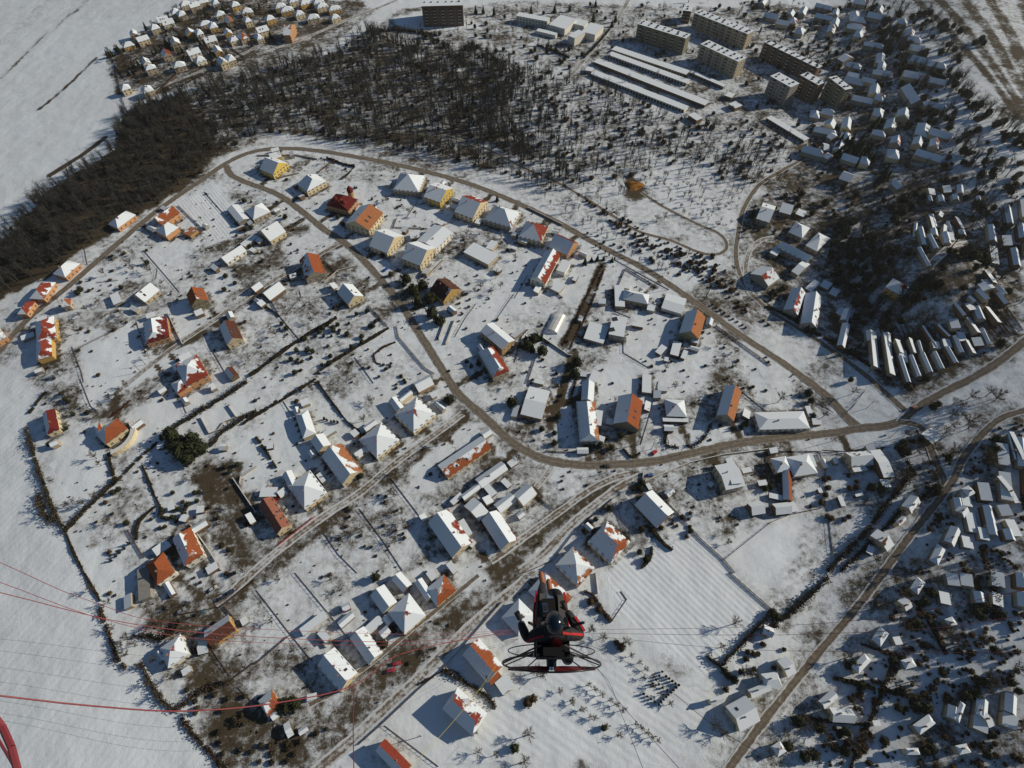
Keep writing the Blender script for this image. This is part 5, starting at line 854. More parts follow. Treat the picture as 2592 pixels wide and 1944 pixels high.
hedge('23', [(510, 1650), (700, 1450), (860, 1290), (1000, 1090), (1200, 850)], 4, 3.5, 'long shadowy tree hedge', (.045, .04, .03)); hedge('23', [(620, 1650), (800, 1480), (1000, 1280), (1180, 1090), (1340, 1000), (1420, 920)], 3, 2.6, 'long shadowy hedge', (.045, .04, .03)); hedge('33', [(20, 480), (200, 340), (350, 200), (520, 40)], 4, 3, 'long shadowy hedge', (.045, .04, .03))
hedge('33', [(1150, 120), (1300, 300), (1420, 480), (1520, 700)], 2, 2.2, 'straight suburb hedge'); hedge('33', [(760, 600), (1000, 680), (1180, 740)], 1.6, 2, 'straight suburb hedge'); hedge('33', [(560, 900), (800, 960), (1100, 1040), (1400, 1080)], 2.2, 2.4, 'straight suburb hedge'); hedge('33', [(1080, 740), (1000, 960), (880, 1250), (720, 1640)], 2.4, 2.4, 'straight suburb hedge'); hedge('33', [(230, 1230), (500, 1270), (860, 1300)], 1.6, 2, 'straight suburb hedge')
hedge('33', [(1880, 0), (1940, 200), (1920, 400)], 5, 4, 'dark suburb thicket', (.04, .035, .03)); hedge('32', [(2210, 330), (2000, 560), (1860, 700), (1780, 790)], 3, 3.5, 'tall shaded hedge'); hedge('32', [(1650, 715), (1760, 800), (1900, 950)], 2.4, 2.4, 'clipped corner hedge'); hedge('13', [(0, 1000), (150, 1080), (300, 1160), (480, 1270), (700, 1400), (900, 1530), (1060, 1640)], 2.2, 2.2, 'long quarter-edge hedge')
hedge('32', [(600, 160), (690, 200), (760, 330), (840, 420)], 2, 1.6, 'brown ragged hedge', (.08, .055, .035)); hedge('12', [(10, 1480), (60, 1280), (120, 1200)], .6, .8); hedge('22', [(470, 230), (500, 120), (540, 0)], 2.4, 1, 'brown bank hedge', (.10, .065, .04)); hedge('12', [(420, 1340), (560, 1060), (760, 640)], 1.4, .8, 'brown strip-garden row', (.09, .05, .03))
hedge('12', [(480, 1370), (640, 1040), (780, 680)], 1.2, .7, 'brown strip-garden row', (.09, .05, .03)); hedge('02', [(200, 390), (340, 440), (480, 500)], 3, 3, 'far dark hedge'); hedge('02', [(600, 500), (700, 400), (820, 260)], 3, 3, 'far dark hedge'); hedge('y', [(850, 300), (1100, 290), (1250, 300), (1500, 340)], 4, 5, 'far brown tree row', (.07, .055, .035))
# ---------------------------------------------------------------- fences and walls
def fence(k, pts, kind='wire', look=None):
    L = GL(k, pts); m = MB(); O = L[0]; col = {'wire': (.13, .11, .09), 'board': (.12, .075, .05), 'red': (.35, .05, .03), 'wall': (.34, .31, .27)}[kind]
    L2 = [L[0]]
    for a, b in zip(L[:-1], L[1:]):
        k_ = max(1, int(np.linalg.norm(b - a) / 10)); L2 += [a + (b - a) * (i + 1) / k_ for i in range(k_)]
    for a, b in zip(L2[:-1], L2[1:]):
        d = b - a; l = np.linalg.norm(d); ang = math.atan2(d[1], d[0]); n = max(1, int(l / 2.5)); c = (a + b) / 2 - O; zo = h0((a + b) / 2) - h0(O)
        if kind == 'wall': m.box((c[0], c[1], zo - .3), l, .3, 1.8, ang, col, topcol=(.75, .77, .8)); continue
        for i in range(n + 1): p = a + d * i / n - O; m.box((p[0], p[1], zo - .3), .14, .14, 1.75, ang, col)
        for z in (.35, 1.15): m.box((c[0], c[1], zo + z), l, .06, .1, ang, col)
        if kind != 'wire':
            for i in range(int(l / .35)): p = a + d * (i + .5) / int(l / .35) - O; m.box((p[0], p[1], zo + .1), .26, .04, 1.2, ang, col)
        else: m.box((c[0], c[1], zo + .02), l, .09, .28, ang, col)
    o = obj('fence' if kind != 'wall' else 'garden_wall', m, MW, loc=(O[0], O[1], h0(O))); late(o, look or {'wire': 'thin wire garden fence', 'board': 'brown board fence', 'red': 'red board fence', 'wall': 'low garden wall'}[kind], 'fence' if kind != 'wall' else 'wall', (L[0] + L[-1]) / 2, 'fences and garden walls')
W_ = 'wire'
for k, pts, kd in [('21', [(520, 20), (780, 370)], W_), ('21', [(230, 190), (330, 350)], W_), ('21', [(1150, 850), (1400, 1180)], W_), ('21', [(880, 1110), (1080, 1380), (1250, 1640)], W_), ('21', [(570, 1310), (700, 1500), (860, 1659)], W_), ('20', [(2000, 850), (2201, 1150)], 'wall'), ('20', [(690, 0), (780, 230), (830, 270)], W_), ('20', [(1400, 0), (1230, 150)], W_),
    ('20', [(1560, 200), (1600, 290)], W_), ('20', [(1725, 330), (1800, 470), (1880, 440), (1930, 370), (2030, 330), (1960, 230)], 'wall'), ('20', [(1100, 1290), (1160, 1400), (1240, 1530)], 'board'), ('10', [(1530, 140), (1750, 350), (1690, 400)], 'board'), ('10', [(720, 480), (750, 640)], W_), ('10', [(1750, 20), (2000, 300)], W_), ('10', [(1230, 520), (1370, 680), (1540, 880)], W_), ('10', [(1350, 680), (1340, 760), (1100, 960), (860, 1110)], W_),
    ('10', [(1010, 780), (830, 800)], W_), ('10', [(620, 1350), (700, 1560), (720, 1650)], W_), ('10', [(1080, 1160), (640, 1380)], W_), ('10', [(1170, 1130), (1250, 1400)], W_), ('10', [(1440, 1060), (1570, 1330)], 'wall'), ('10', [(1780, 1310), (1950, 1600)], W_), ('11', [(100, 900), (200, 1090)], 'board'), ('11', [(200, 1090), (360, 1280)], W_), ('11', [(370, 870), (380, 920), (260, 1060)], W_), ('11', [(960, 1000), (1120, 1170)], 'board'), ('11', [(840, 1440), (930, 1560), (1000, 1659)], 'wire'),
    ('11', [(1200, 1170), (1220, 1270), (1440, 1530), (1520, 1580)], 'board'), ('11', [(580, 800), (700, 700), (860, 660)], 'wall'), ('11', [(570, 610), (700, 720)], 'board'), ('11', [(1200, 250), (1170, 330), (1460, 340)], 'board'), ('11', [(1380, 100), (1280, 250)], W_), ('11', [(1860, 200), (1580, 320)], W_), ('11', [(1460, 760), (1620, 600)], 'wall'), ('11', [(1500, 640), (1400, 770)], 'board'), ('11', [(1880, 980), (1790, 1100), (1700, 1260)], W_), ('11', [(2201, 900), (2050, 1120)], W_), ('11', [(1700, 1120), (1620, 1330)], 'wall'), ('11', [(1620, 1120), (1560, 1290)], 'wall'),
    ('12', [(960, 680), (1240, 850)], 'board'), ('12', [(860, 600), (1330, 860)], W_), ('12', [(960, 680), (870, 900), (850, 1020)], 'board'), ('12', [(860, 1040), (1000, 1100)], W_), ('12', [(940, 1260), (940, 1400), (1160, 1530)], W_), ('12', [(180, 1230), (460, 1420), (500, 1430)], 'wall'), ('12', [(240, 820), (420, 930)], 'board'), ('12', [(120, 740), (10, 930)], W_), ('12', [(200, 1420), (120, 1659)], 'board'), ('12', [(1730, 1170), (2201, 1510)], 'board'), ('12', [(1500, 780), (1540, 740), (1660, 740), (1700, 830), (1640, 940)], W_), ('12', [(120, 160), (420, 310)], 'wall'),
    ('22', [(1240, 20), (1160, 330), (1090, 560)], W_), ('22', [(780, 1430), (830, 1590), (900, 1500)], W_), ('22', [(880, 1060), (920, 1200), (980, 1320), (1000, 1400)], 'board'), ('22', [(960, 1020), (1220, 1290)], 'board'), ('22', [(1110, 800), (1100, 900), (1190, 930)], 'wall'), ('22', [(1190, 930), (1400, 1150), (1600, 1370), (1790, 1540), (1890, 1659)], 'board'), ('22', [(1800, 1550), (2201, 1230)], W_), ('22', [(1100, 890), (1500, 720), (1800, 650), (2201, 600)], 'wall'), ('22', [(1960, 110), (2201, 310)], W_), ('22', [(860, 1020), (540, 1290), (330, 1560), (100, 1659)], 'board'), ('22', [(1540, 200), (1720, 240)], 'board'), ('22', [(270, 620), (660, 640)], 'board'), ('22', [(660, 640), (1090, 560)], W_), ('22', [(110, 940), (340, 1110)], 'board'), ('22', [(2150, 640), (2201, 1000)], W_),
    ('23', [(0, 620), (460, 620), (900, 610), (1060, 580)], 'board'), ('23', [(440, 640), (490, 780), (490, 1090)], 'board'), ('23', [(490, 1100), (200, 1160), (0, 1240)], 'board'), ('23', [(520, 1160), (560, 1500)], W_), ('23', [(480, 640), (690, 650)], W_), ('23', [(700, 280), (850, 80)], W_), ('23', [(430, 190), (600, 310)], W_),
    ('31', [(330, 0), (620, 350), (900, 700)], W_), ('31', [(0, 150), (270, 500), (480, 760)], W_), ('31', [(0, 780), (280, 540)], 'board'), ('31', [(540, 550), (600, 640)], 'wall'), ('31', [(880, 860), (700, 980)], 'wall'), ('31', [(1100, 1310), (1350, 1500), (1560, 1659)], 'wire'), ('31', [(880, 1470), (1060, 1310), (1400, 990), (1580, 840), (1830, 560), (2100, 250)], 'board'), ('31', [(2010, 950), (2120, 1050), (2201, 1000)], 'wall'), ('31', [(180, 1290), (280, 1440), (500, 1300)], W_),
    ('30', [(1820, 660), (1980, 890)], W_), ('30', [(2000, 910), (2201, 760)], 'board'), ('30', [(2040, 980), (2180, 1120)], W_), ('30', [(1490, 370), (1700, 330), (1900, 290), (2201, 60)], 'board'), ('30', [(1930, 290), (2070, 460), (1850, 630)], 'board'), ('20', [(1640, 1250), (1800, 1470), (1900, 1640)], 'wall'), ('20', [(2060, 900), (2070, 840), (2201, 750)], 'wall'), ('21', [(180, 1430), (320, 1320), (500, 1180)], 'red'), ('21', [(0, 1010), (140, 900)], 'wall'),
    ('32', [(1850, 0), (2201, 310)], 'board'), ('32', [(840, 420), (970, 230), (920, 160)], W_), ('32', [(700, 0), (720, 180)], 'wall'), ('01', [(0, 1340), (340, 1335), (520, 1370)], 'wall'), ('01', [(520, 1490), (640, 1390)], 'board'), ('01', [(150, 1540), (360, 1490)], 'board'), ('00', [(980, 560), (1080, 690), (1280, 570)], 'board'), ('00', [(1420, 200), (1800, 480), (2100, 520)], 'board'), ('00', [(1750, 250), (2100, 500)], 'board'), ('z', [(200, 830), (330, 960)], 'board'), ('00', [(920, 400), (990, 560), (1050, 850), (1090, 950)], 'board'), ('z', [(720, 1170), (980, 930), (1400, 800)], 'board')]: fence(k, pts, kd)
for i in range(24): # plot boundaries of the shady strips
    t = i / 23; a = (900 + 1150 * t, 1200 - 180 * t + random.uniform(-20, 20)); b = (a[0] + 150 - 10 * t, a[1] + 340 - 150 * t); fence('13', [a, b], 'board', 'dark plot-boundary fence')
# ---------------------------------------------------------------- poles
def pole(k, p, h=8, look='slim wooden utility pole'):
    c = G(k, p); m = MB(); m.tube((0, 0, -.1), (0, 0, h), .16, .11, 6, (.12, .09, .06)); o = obj('utility_pole', m, MW, loc=(c[0], c[1], h0(c))); m = MB(); m.box((0, 0, h - .6), 1.6, .12, .12, .4, (.12, .09, .06)); obj('crossarm', m, MW, o); late(o, look, 'pole', c, 'utility poles')
for k, p in (('22', (790, 800)), ('01', (270, 1200)), ('20', (1180, 1400)), ('10', (1250, 1500)), ('10', (1210, 1565)), ('11', (620, 1000)), ('23', (110, 590)), ('23', (560, 530)), ('23', (1050, 500)), ('22', (1180, 600)), ('31', (1410, 1400)), ('22', (1420, 650)), ('12', (1930, 880)), ('21', (1590, 380)), ('21', (780, 1000)), ('31', (1270, 530)), ('01', (1050, 1400)), ('12', (850, 580)), ('12', (1320, 860)), ('23', (850, 250))): pole(k, p)
# ---------------------------------------------------------------- cars
def car(k, p, q, col, label):
    a, b = G(k, p), G(k, q); c = (a + b) / 2; d = b - a; r = bpy.data.objects.new('parked_car', None); C.objects.link(r); r.location = (c[0], c[1], .05 + h0(c)); r.rotation_euler[2] = math.atan2(d[1], d[0])
    m = MB()
    prof = [(-2.1, .35), (-2.15, .8), (-1.7, .95), (-1.3, 1.42), (.35, 1.45), (1.0, .98), (2.0, .82), (2.15, .5), (2.1, .3)]
    for (x0, z0), (x1, z1) in zip(prof[:-1], prof[1:]):
        w0 = .84 if z0 < 1.1 else .66; w1 = .84 if z1 < 1.1 else .66; gl = (z0 > 1.1) != (z1 > 1.1); m.face([(x0, w0, z0), (x0, -w0, z0), (x1, -w1, z1), (x1, w1, z1)], (.03, .03, .04) if gl else col, 0, 1 if gl else 0)
    for s in (-1, 1):
        m.face([(x, s * .84, z) for x, z in prof if z < 1.1], col); m.face([(-1.7, s * .845, .95), (1.0, s * .845, .98), (.35, s * .66, 1.45), (-1.3, s * .66, 1.42)], (.03, .03, .04), 0, 1)
    m.face([(-2.1, -.84, .32), (-2.1, .84, .32), (2.1, .84, .32), (2.1, -.84, .32)], col); obj('body', m, [MP, MGL], r)
    m = MB(); m.tube((0, -.1, 0), (0, .1, 0), .32, .32, 10, (.02, .02, .02)); m.tube((0, -.11, 0), (0, .11, 0), .18, .18, 8, (.4, .4, .4)); wm = m.mesh('wheel', MP)
    for x in (-1.35, 1.35):
        for y in (-.78, .78): obj('wheel', wm, None, r, (x, y, .3))
    tag(r, label, 'car'); return r
car('31', (1150, 790), (1240, 770), (.35, .02, .04), 'dark red car parked on the snowy verge, upper of two'); car('31', (1110, 850), (1180, 830), (.35, .02, .05), 'dark red car parked on the snowy verge, lower of two')
car('22', (1185, 650), (1225, 615), (.55, .02, .02), 'bright red car in the yard beside the main road'); car('22', (1140, 830), (1190, 820), (.05, .12, .35), 'blue car on the verge by the fork'); car('22', (740, 748), (850, 748), (.03, .03, .035), 'black car driving on the main road bend')
car('30', (1800, 160), (1860, 120), (.5, .5, .52), 'silver car parked at the cul-de-sac, snow-dusted'); car('30', (1870, 235), (1930, 205), (.02, .03, .06), 'dark blue car behind another at the cul-de-sac'); car('30', (1940, 190), (2010, 150), (.02, .04, .08), 'dark teal car at the head of the cul-de-sac pair'); car('30', (1690, 360), (1750, 330), (.03, .12, .15), 'green-blue car near the brown-roofed cul-de-sac house'); car('30', (1530, 350), (1590, 310), (.25, .26, .28), 'grey car parked alone below the cul-de-sac')
car('30', (1960, 30), (2020, 0), (.02, .02, .03), 'black car parked up the lane from the cul-de-sac'); car('21', (220, 1090), (270, 1130), (.4, .42, .42), 'pale car parked beside the pinkish-brown house'); car('21', (160, 1050), (190, 1015), (.5, .03, .02), 'small red car behind the pinkish-brown house'); car('11', (1080, 710), (1130, 670), (.02, .10, .45), 'bright blue car beside the main road verge'); car('31', (1450, 1), (1480, 30), (.3, .3, .3), 'grey car in a verge yard')
car('23', (1240, 250), (1260, 240), (.1, .02, .02), 'dark car at the far road fork'); car('33', (1120, 720), (1160, 700), (.02, .02, .03), 'dark car at the suburb crossroads')
# ochre haystack-like mound on the slope
c = G('02', (1030, 1590)); m = MB()
for i in range(12):
    for r0, r1, z0, z1 in ((8, 5.5, 0, 1.2), (5.5, 2.5, 1.2, 2), (2.5, .01, 2, 2.3)):
        t0, t1 = i * math.pi / 6, (i + 1) * math.pi / 6; w = lambda r, t: r * (1 + .18 * math.sin(3 * t + 1)); m.face([(w(r0, t0) * math.cos(t0), w(r0, t0) * .8 * math.sin(t0), z0), (w(r0, t1) * math.cos(t1), w(r0, t1) * .8 * math.sin(t1), z0), (w(r1, t1) * math.cos(t1), w(r1, t1) * .8 * math.sin(t1), z1), (w(r1, t0) * math.cos(t0), w(r1, t0) * .8 * math.sin(t0), z1)], (.28, .13, .03))
tag(obj('clay_mound', m, MF, loc=(c[0], c[1], h0(c) - .02)), 'ochre clay mound on the snowy slope above the hairpin track', 'mound'); NICK.append((c, 'ochre clay mound'))
# ---------------------------------------------------------------- wing lines and pilot
def polytube(name, pts, r, mat, label, cat='line', group='suspension lines of the wing'):
    m = MB(); L = smoothline([np.array(p) for p in pts], .12)
    for a, b in zip(L[:-1], L[1:]): m.tube(a, b, r, r, 6, caps=False)
    return tag(obj(name, m, mat), label, cat, group)
# pilot built in a local frame: helmet at origin, +y ahead, +z up
HP = P3('p', (985, 850), 7.5)
BL = (.012, .012, .014); GR = (.12, .115, .12); RD = (.55, .02, .02)
root = bpy.data.objects.new('person', None); C.objects.link(root); root.location = HP - Vector((0, 0, .9)); T = Vector((0, 0, .9))
tag(root, 'person in black and red flying suit and helmet hanging in a harness', 'person')
def skin(name, verts, edges, mat, parent, rv=0, sub=2):
    me = bpy.data.meshes.new(name); me.from_pydata([Vector(v[:3]) + T for v in verts], edges, []); me.materials.append(mat); o = obj(name, me, parent=parent)
    sk = o.modifiers.new('skin', 'SKIN'); 
    for i, v in enumerate(verts): me.skin_vertices[0].data[i].radius = (v[3], v[4] if len(v) > 4 else v[3])
    me.skin_vertices[0].data[rv].use_root = True; sk.use_smooth_shade = True; ss = o.modifiers.new('sub', 'SUBSURF'); ss.levels = sub; ss.render_levels = sub; return o
MSUIT = simple('flying_suit', (.018, .018, .022), .8)
_N = NB(MSUIT.node_tree); _b = MSUIT.node_tree.nodes['Principled BSDF']; _N.put(_b.inputs['Normal'], _N.bump(_N.noise(14, 5, _N.pos(), .6), 1.0, .04))
MGREY = simple('grey_suit', (.11, .105, .105), .85); MREDC = simple('red_cloth', (.42, .015, .02), .85); MBOOT = simple('brown_boot', (.30, .10, .04), .6); MGLOVE = simple('black_glove', (.012, .012, .013), .7)
bv = [(0, -.12, -.95, .17, .13), (0, -.10, -.72, .17, .12), (0, -.08, -.48, .19, .12), (0, -.05, -.30, .18, .11), (0, 0, -.16, .075), (0, .01, -.05, .08),
      (-.20, -.07, -.30, .10), (-.37, -.12, -.44, .085), (-.44, .02, -.34, .066), (-.46, .09, -.27, .05),
      (.20, -.07, -.30, .10), (.40, -.09, -.45, .085), (.26, .17, -.38, .064), (.20, .25, -.36, .05),
      (-.13, .0, -1.0, .12), (-.14, .30, -.88, .105), (-.12, .60, -.80, .082), (-.10, .74, -1.08, .065), (-.08, .82, -1.24, .055),
      (.13, .0, -1.0, .12), (.15, .28, -.88, .105), (.13, .58, -.80, .082), (.07, .66, -1.08, .065), (.04, .70, -1.24, .055)]
be = [(0, 1), (1, 2), (2, 3), (3, 4), (4, 5), (3, 6), (6, 7), (7, 8), (8, 9), (3, 10), (10, 11), (11, 12), (12, 13), (0, 14), (14, 15), (15, 16), (16, 17), (17, 18), (0, 19), (19, 20), (20, 21), (21, 22), (22, 23)]
skin('body', bv, be, MSUIT, root)
def hand(p, d, side):
    p = Vector(p); d = Vector(d).normalized(); x = d.cross(Vector((0, 0, 1))).normalized() * side; me = [(*p, .036, .022), (*(p + d * .05), .042, .022), (*(p + d * .09), .040, .02)]; ed = [(0, 1), (1, 2)]
    for i, (o, l) in enumerate(((-.032, .075), (-.011, .085), (.011, .08), (.032, .065))):
        a = p + d * .085 + x * o; b = a + d * l * .5 + Vector((0, 0, -.02)); c = b + d * l * .1 + Vector((0, 0, -.035)); n = len(me); me += [(*a, .012), (*b, .011), (*c, .010)]; ed += [(2, n), (n, n + 1), (n + 1, n + 2)]
    a = p + d * .03 - x * .04; b = a - x * .02 + d * .035 + Vector((0, 0, -.025)); n = len(me); me += [(*a, .014), (*b, .012)]; ed += [(0, n), (n, n + 1)]; skin('glove', me, ed, MGLOVE, root, 1, 1)
hand((-.465, .10, -.26), (-.5, 1, -.1), -1); hand((.195, .26, -.36), (-.35, 1, -.05), 1)
for s in (-1, 1):
    bx = -.08 if s < 0 else .04; by = .84 if s < 0 else .72; ve = [(bx, by - .06, -1.26, .052), (bx, by + .03, -1.30, .05, .045), (bx - .02, by + .15, -1.29, .048, .035), (bx - .02, by + .21, -1.28, .035, .028)]; skin('boot', ve, [(0, 1), (1, 2), (2, 3)], MBOOT, root)
import bmesh
def uv(name, c, r, sc3, mat, parent, seg=28):
    bm = bmesh.new(); bmesh.ops.create_uvsphere(bm, u_segments=seg, v_segments=seg // 2, radius=r)
    for v in bm.verts: v.co = Vector((v.co.x * sc3[0], v.co.y * sc3[1], v.co.z * sc3[2])) + Vector(c)
    me = bpy.data.meshes.new(name); bm.to_mesh(me); bm.free(); me.materials.append(mat); o = obj(name, me, parent=parent); smooth(o); return o
he = uv('helmet', T, .128, (1, 1.12, 1.02), MSHINE, root); uv('visor', T + Vector((0, .045, -.03)), .118, (.95, 1.1, .75), MGL, he); uv('head', T + Vector((0, .03, -.08)), .095, (.85, 1.0, 1.1), simple('skin', (.45, .27, .2), .6), root, 16)
for s in (-1, 1): uv('ear_cup', T + Vector((s * .125, 0, -.03)), .035, (.6, 1, 1.2), MMET, he, 12)
def strip(name, pts, w_, mat, th=.012):
    m = MB(); pts = [Vector(p) + T for p in pts]
    for a, b in zip(pts[:-1], pts[1:]):
        d = (b - a).normalized(); s = d.cross(Vector((0, 0, 1)))
        s = (s.normalized() if s.length > .1 else Vector((1, 0, 0))) * w_ / 2; u = Vector((0, 0, th)); q = [a - s, a + s, b + s, b - s]; m.face([x + u for x in q], (.5, .5, .5)); 
        for i in range(4): m.face([q[i], q[(i + 1) % 4], q[(i + 1) % 4] + u, q[i] + u], (.5, .5, .5))
        m.face(q[::-1], (.5, .5, .5))
    return obj(name, m, mat, root)
strip('red_stripe', [(-.255, .0, -.80), (-.25, .30, -.79), (-.205, .60, -.735)], .035, MREDC); strip('red_stripe', [(.255, .0, -.80), (.255, .28, -.79), (.215, .58, -.735)], .04, MREDC)
strip('red_stripe', [(-.14, -.12, -.19), (-.26, -.14, -.25), (-.38, -.17, -.35)], .024, MREDC); strip('red_stripe', [(.12, -.09, -.18), (.27, -.09, -.25), (.42, -.08, -.365)], .034, MREDC); strip('red_stripe', [(.45, -.03, -.38), (.38, .07, -.35), (.32, .15, -.32)], .034, MREDC)
strip('shoulder_panel', [(.05, -.17, -.2), (.02, -.22, -.36)], .14, MREDC); strip('grey_panel', [(-.12, .1, -.79), (-.12, .56, -.725)], .08, MGREY, .02); strip('grey_panel', [(.17, .1, -.79), (.16, .54, -.725)], .09, MGREY, .02)
m = MB(); m.box((0, -.20, -.15), .46, .22, .62, 0, BL); m.box((0, -.02, -.22), .50, .50, .16, 0, BL); m.box((-.19, .0, .02), .05, .30, .55, 0, BL); m.box((.19, .0, .02), .05, .30, .55, 0, BL); obj('harness_seat', m, MFA, root)
# cockpit box with instrument
m = MB(); m.box((-.03, .34, .17), .20, .26, .10, .05, BL); ck = obj('cockpit_bag', m, MFA, root); m = MB(); m.box((-.09, .33, .275), .075, .13, .03, .1, (.6, .6, .58)); ins = obj('instrument', m, MSILV, root); m = MB(); m.box((-.09, .33, .307), .055, .09, .006, .1, (.03, .05, .05)); obj('screen', m, MGL, ins)
# paramotor: a thing of its own on his back
pm = bpy.data.objects.new('paramotor', None); C.objects.link(pm); PC = HP + Vector((-.02, -.30, -.66)); pm.location = PC; pm.rotation_euler = (math.radians(16), 0, 0); tag(pm, 'paramotor with hoop cage and propeller behind the pilot', 'paramotor')
def ring(name, R, r, y, ex=1.0):
    bm = bmesh.new(); N_ = 64; M_ = 8; vs = []
    for i in range(N_):
        t = 2 * math.pi * i / N_; cx, cz = math.cos(t), math.sin(t); row = []
        for j in range(M_): a = 2 * math.pi * j / M_; row.append(bm.verts.new(((R + r * math.cos(a)) * cx * ex, y + r * math.sin(a), (R + r * math.cos(a)) * cz)))
        vs.append(row)
    for i in range(N_):
        for j in range(M_): bm.faces.new((vs[i][j], vs[(i + 1) % N_][j], vs[(i + 1) % N_][(j + 1) % M_], vs[i][(j + 1) % M_]))
    me = bpy.data.meshes.new(name); bm.to_mesh(me); bm.free(); me.materials.append(MMET); o = obj(name, me, parent=pm); smooth(o)
ring('hoop', .70, .013, -.10); ring('hoop', .62, .008, .06)
for q in range(10):
    t = math.radians(18 + 36 * q); m = MB(); m.tube((.13 * math.cos(t), .08, .13 * math.sin(t)), (.70 * math.cos(t), -.10, .70 * math.sin(t)), .009, .008, 6, BL); obj('spoke', m, MMET, pm)
for s in (-1, 1):
    m = MB(); m.tube((s * .16, .18, .35), (s * .70, -.10, .05), .012, .012, 6, BL); obj('frame_arm', m, MMET, pm)
m = MB(); m.box((0, .06, -.25), .34, .16, .5, 0, BL); m.box((0, .1, .2), .26, .1, .22, 0, BL); obj('engine_frame', m, MFA, pm); m = MB(); m.tube((0, .1, .02), (0, -.14, .02), .085, .07, 12, (.1, .1, .1)); m.tube((.0, .02, .02), (.02, .0, .22), .05, .06, 10, (.1, .1, .1)); obj('engine', m, MMET, pm)
m = MB(); m.tube((.20, .02, -.1), (.22, -.02, .18), .085, .085, 14, (.05, .05, .05)); m.tube((.22, -.02, .18), (.225, -.025, .23), .085, .05, 14, (.05, .05, .05)); obj('silencer', m, MMET, pm)
m = MB(); m.tube((0, -.12, .02), (0, -.19, .02), .05, .04, 12, (.1, .1, .1)); hb = obj('propeller_hub', m, MSILV, pm)
for s in (-1, 1):
    m = MB(); st = [(.04, .03, .012), (.18, .055, .014), (.40, .05, .01), (.62, .028, .006)]
    for (x0, w0, t0), (x1, w1, t1) in zip(st[:-1], st[1:]):
        A = [(s * x0, -.16 + t0, .02 - w0 / 1), (s * x0, -.16 - t0 - .02, .02 + w0)]; Bq = [(s * x1, -.16 + t1, .02 - w1), (s * x1, -.16 - t1 - .012, .02 + w1)]
        m.face([A[0], A[1], Bq[1], Bq[0]], (.14, .015, .02)); q = lambda p: (p[0], p[1] - .012, p[2]); m.face([q(A[0]), q(Bq[0]), q(Bq[1]), q(A[1])], (.14, .015, .02)); m.face([A[0], Bq[0], q(Bq[0]), q(A[0])], (.14, .015, .02)); m.face([A[1], q(A[1]), q(Bq[1]), Bq[1]], (.14, .015, .02))
    obj('propeller_blade', m, MP, pm)
# tank
m = MB(); m.box((0, .05, -.5), .32, .2, .24, 0, (.3, .3, .28)); obj('fuel_tank', m, MP, pm)
# risers and lines to the wing above
RL = HP + Vector((-.26, .02, -.25)); RR = HP + Vector((.26, .02, -.25))
for side, R0, far in (('left', RL, -1), ('right', RR, 1)):
    m = MB(); tp = R0 + Vector((far * .10, -.06, .55)); m.tube(R0, tp, .022, .018, 6, BL); o = obj('riser', m, MFA); tag(o, 'black webbing riser rising from the %s shoulder of the pilot' % ('left-arm' if far < 0 else 'right-arm'), 'riser', 'risers')
LN = [('d', [(1100, 1362), (900, 1385), (600, 1378), (300, 1350), (0, 1280)], (7.3, 5.5, 4, 3.2, 2.7),   .0022, MRED, 'red wing line running far out beyond the left arm, higher of the bold pair'),
    ('d', [(1100, 1366), (1010, 1380), (860, 1415), (765, 1480), (600, 1518), (400, 1536), (200, 1525), (0, 1503)], (7.3, 6.8, 6, 5, 4.2, 3.6, 3.1, 2.8), .0045, MRED, 'bold sagging red brake line across the lower left field'),
    ('d', [(765, 1480), (763, 1560), (765, 1700)], (5, 4.4, 3.6), .004, MRED, 'red line dropping straight to the bottom border from the sagging line'),
    ('d', [(0, 1215), (200, 1300), (420, 1350), (900, 1370), (1120, 1360)], (3, 3.5, 4.2, 6, 7.3), .0018, MRED, 'thin red line curving down from the left border to the pilot'),
    ('d', [(0, 1258), (250, 1345), (500, 1385), (900, 1392), (1110, 1368)], (3, 3.5, 4.2, 6, 7.3), .0018, MRED, 'thin red line just under the curving one at the left border'),
    ('d', [(1280, 1368), (1600, 1372), (1800, 1368), (2000, 1358), (2212, 1330)], (7.3, 5.5, 4.6, 3.9, 3.3), .0018, MRED, 'red wing line running out to the right border, middle one'),
    ('d', [(1290, 1360), (1600, 1355), (1900, 1335), (2212, 1275)], (7.3, 5.5, 4.2, 3.3), .0016, MRED, 'thin red wing line running right, the highest one'),
    ('d', [(1290, 1375), (1560, 1400), (1860, 1408), (2212, 1410)], (7.3, 5.5, 4.2, 3.3), .0016, MRED, 'thin red wing line running right, the lowest one'),
    ('31', [(2050, 800), (1870, 1050), (1600, 1370), (1300, 1680)], (7, 6, 5, 4), .0018, MYEL, 'yellow-green line slanting down left from the propeller cage'),
    ('32', [(440, 650), (700, 800), (900, 1100), (1440, 1700)], (7.2, 6.5, 5.5, 4), .0022, MMET, 'thin dark line slanting right across the snowy field, upper one'), ('32', [(560, 700), (790, 900), (920, 1200), (1110, 1680)], (7.2, 6.2, 5, 4), .0022, MMET, 'thin dark line slanting right across the snowy field, lower one'),
    ('32', [(500, 580), (820, 690), (1300, 980), (1700, 1300), (2200, 1600)], (7.2, 6, 5, 4.2, 3.6), .002, MMET, 'thin dark line running to the suburb road')]
for k, pts, ts, r, mt, lb in LN: polytube('wing_line', [P3(k, p, t) for p, t in zip(pts, ts)], r, mt, lb)
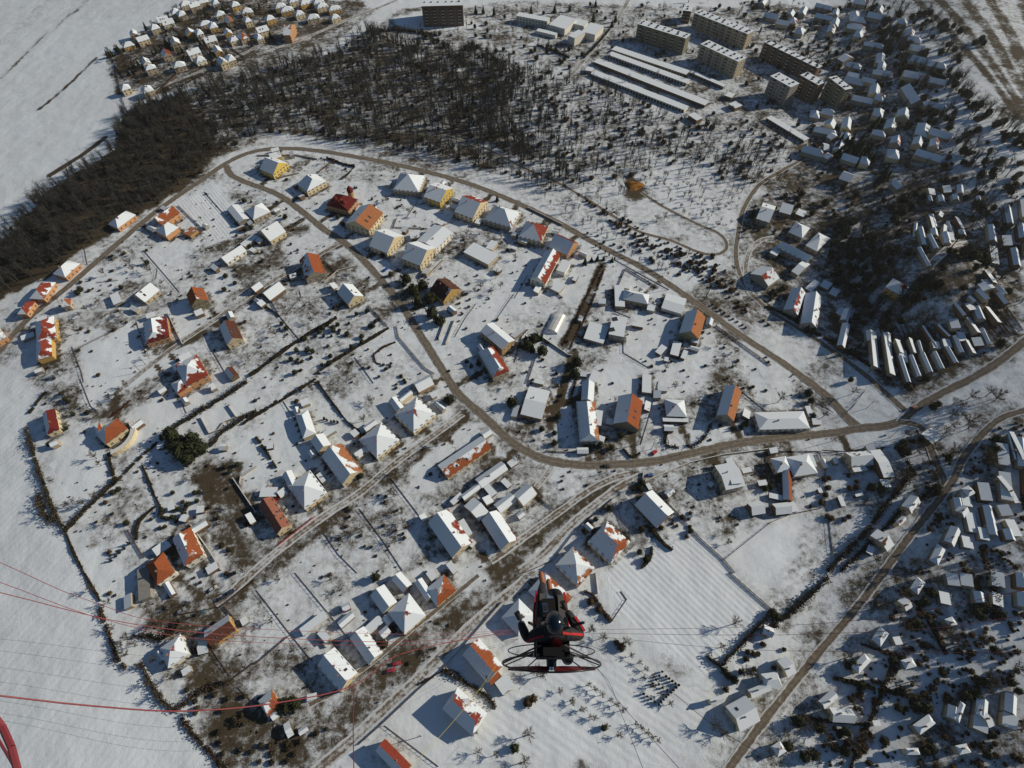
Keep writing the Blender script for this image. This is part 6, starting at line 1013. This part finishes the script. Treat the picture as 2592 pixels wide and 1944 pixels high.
for i, v0 in enumerate((1410, 1440, 1480, 1515, 1560, 1590, 1610)):
    ep = [(1120, 1380), (800, 1400 + (v0 - 1400) * .75), (420, v0 + 12), (0, v0 - 30 - i * 4)]; polytube('wing_line', [P3('d', p, t) for p, t in zip(ep, (7.3, 5.6, 4.2, 3.2))], .0006, MMET, 'hair-thin dark wing line over the left field, %s of seven from the top' % ('topmost', 'second', 'third', 'middle', 'fifth', 'sixth', 'lowest')[i], 'line', 'hair-thin lines on the left')
polytube('steering_strap', [P3('d', p, t) for p, t in (((-25, 1530), .9), ((5, 1570), .9), ((25, 1615), .88), ((42, 1680), .86))], .0052, MRED, 'thick blurred red strap crossing the bottom left corner', 'strap'); polytube('steering_strap', [P3('d', p, t) for p, t in (((-20, 1570), .95), ((10, 1620), .93), ((45, 1680), .9))],   .0022, MRED, 'thinner red strap inside the bottom left corner', 'strap')
m = MB(); m.box((0, 3200, -130), 14400, 12000, 420); hm = bpy.data.materials.new('haze_air'); hm.use_nodes = True; hn = hm.node_tree; hn.nodes.remove(hn.nodes['Principled BSDF'])
pv = hn.nodes.new('ShaderNodeVolumePrincipled'); pv.inputs['Color'].default_value = (.86, .90, .98, 1); pv.inputs['Density'].default_value = .00005; pv.inputs['Anisotropy'].default_value = .3; hn.links.new(pv.outputs[0], hn.nodes['Material Output'].inputs['Volume'])
hzo = obj('haze', m, hm); hzo['kind'] = 'stuff'; sc.cycles.volume_bounces = 0
# ---------------------------------------------------------------- labels by neighbourhood
ORD = ['nearest to', 'second nearest to', 'third nearest to', 'fourth nearest to', 'fifth nearest to', 'sixth nearest to', 'seventh nearest to', 'eighth nearest to', 'ninth nearest to', 'tenth nearest to', 'eleventh nearest to', 'twelfth nearest to']
tens = ['', '', 'twenty', 'thirty', 'forty', 'fifty', 'sixty', 'seventy', 'eighty', 'ninety']; ones = ['', 'first', 'second', 'third', 'fourth', 'fifth', 'sixth', 'seventh', 'eighth', 'ninth']; teens = ['tenth', 'eleventh', 'twelfth', 'thirteenth', 'fourteenth', 'fifteenth', 'sixteenth', 'seventeenth', 'eighteenth', 'nineteenth']
def ordn(i):
    if i == 0: return 'nearest to'
    i += 1
    if i < 10: w_ = ones[i]
    elif i < 20: w_ = teens[i - 10]
    elif i % 10: w_ = tens[i // 10] + '-' + ones[i % 10]
    else: w_ = tens[i // 10][:-1] + 'ieth'
    return w_ + ' nearest to'
NX = np.array([c for c, _ in NICK]); cl = {}
for o, look, xy in LATE:
    j = int(np.argmin(np.hypot(NX[:, 0] - xy[0], NX[:, 1] - xy[1]))); cl.setdefault((look, j), []).append((math.hypot(NX[j, 0] - xy[0], NX[j, 1] - xy[1]), o.name, o))
for (look, j), ls in cl.items():
    ls.sort(key=lambda t: t[:2])
    for i, (_, _, o) in enumerate(ls): o['label'] = ('%s beside the %s' if len(ls) == 1 else '%s %s the %%s' % ('%s', ordn(i))) % (look, NICK[j][1])
print('OBJECTS', len(bpy.data.objects))
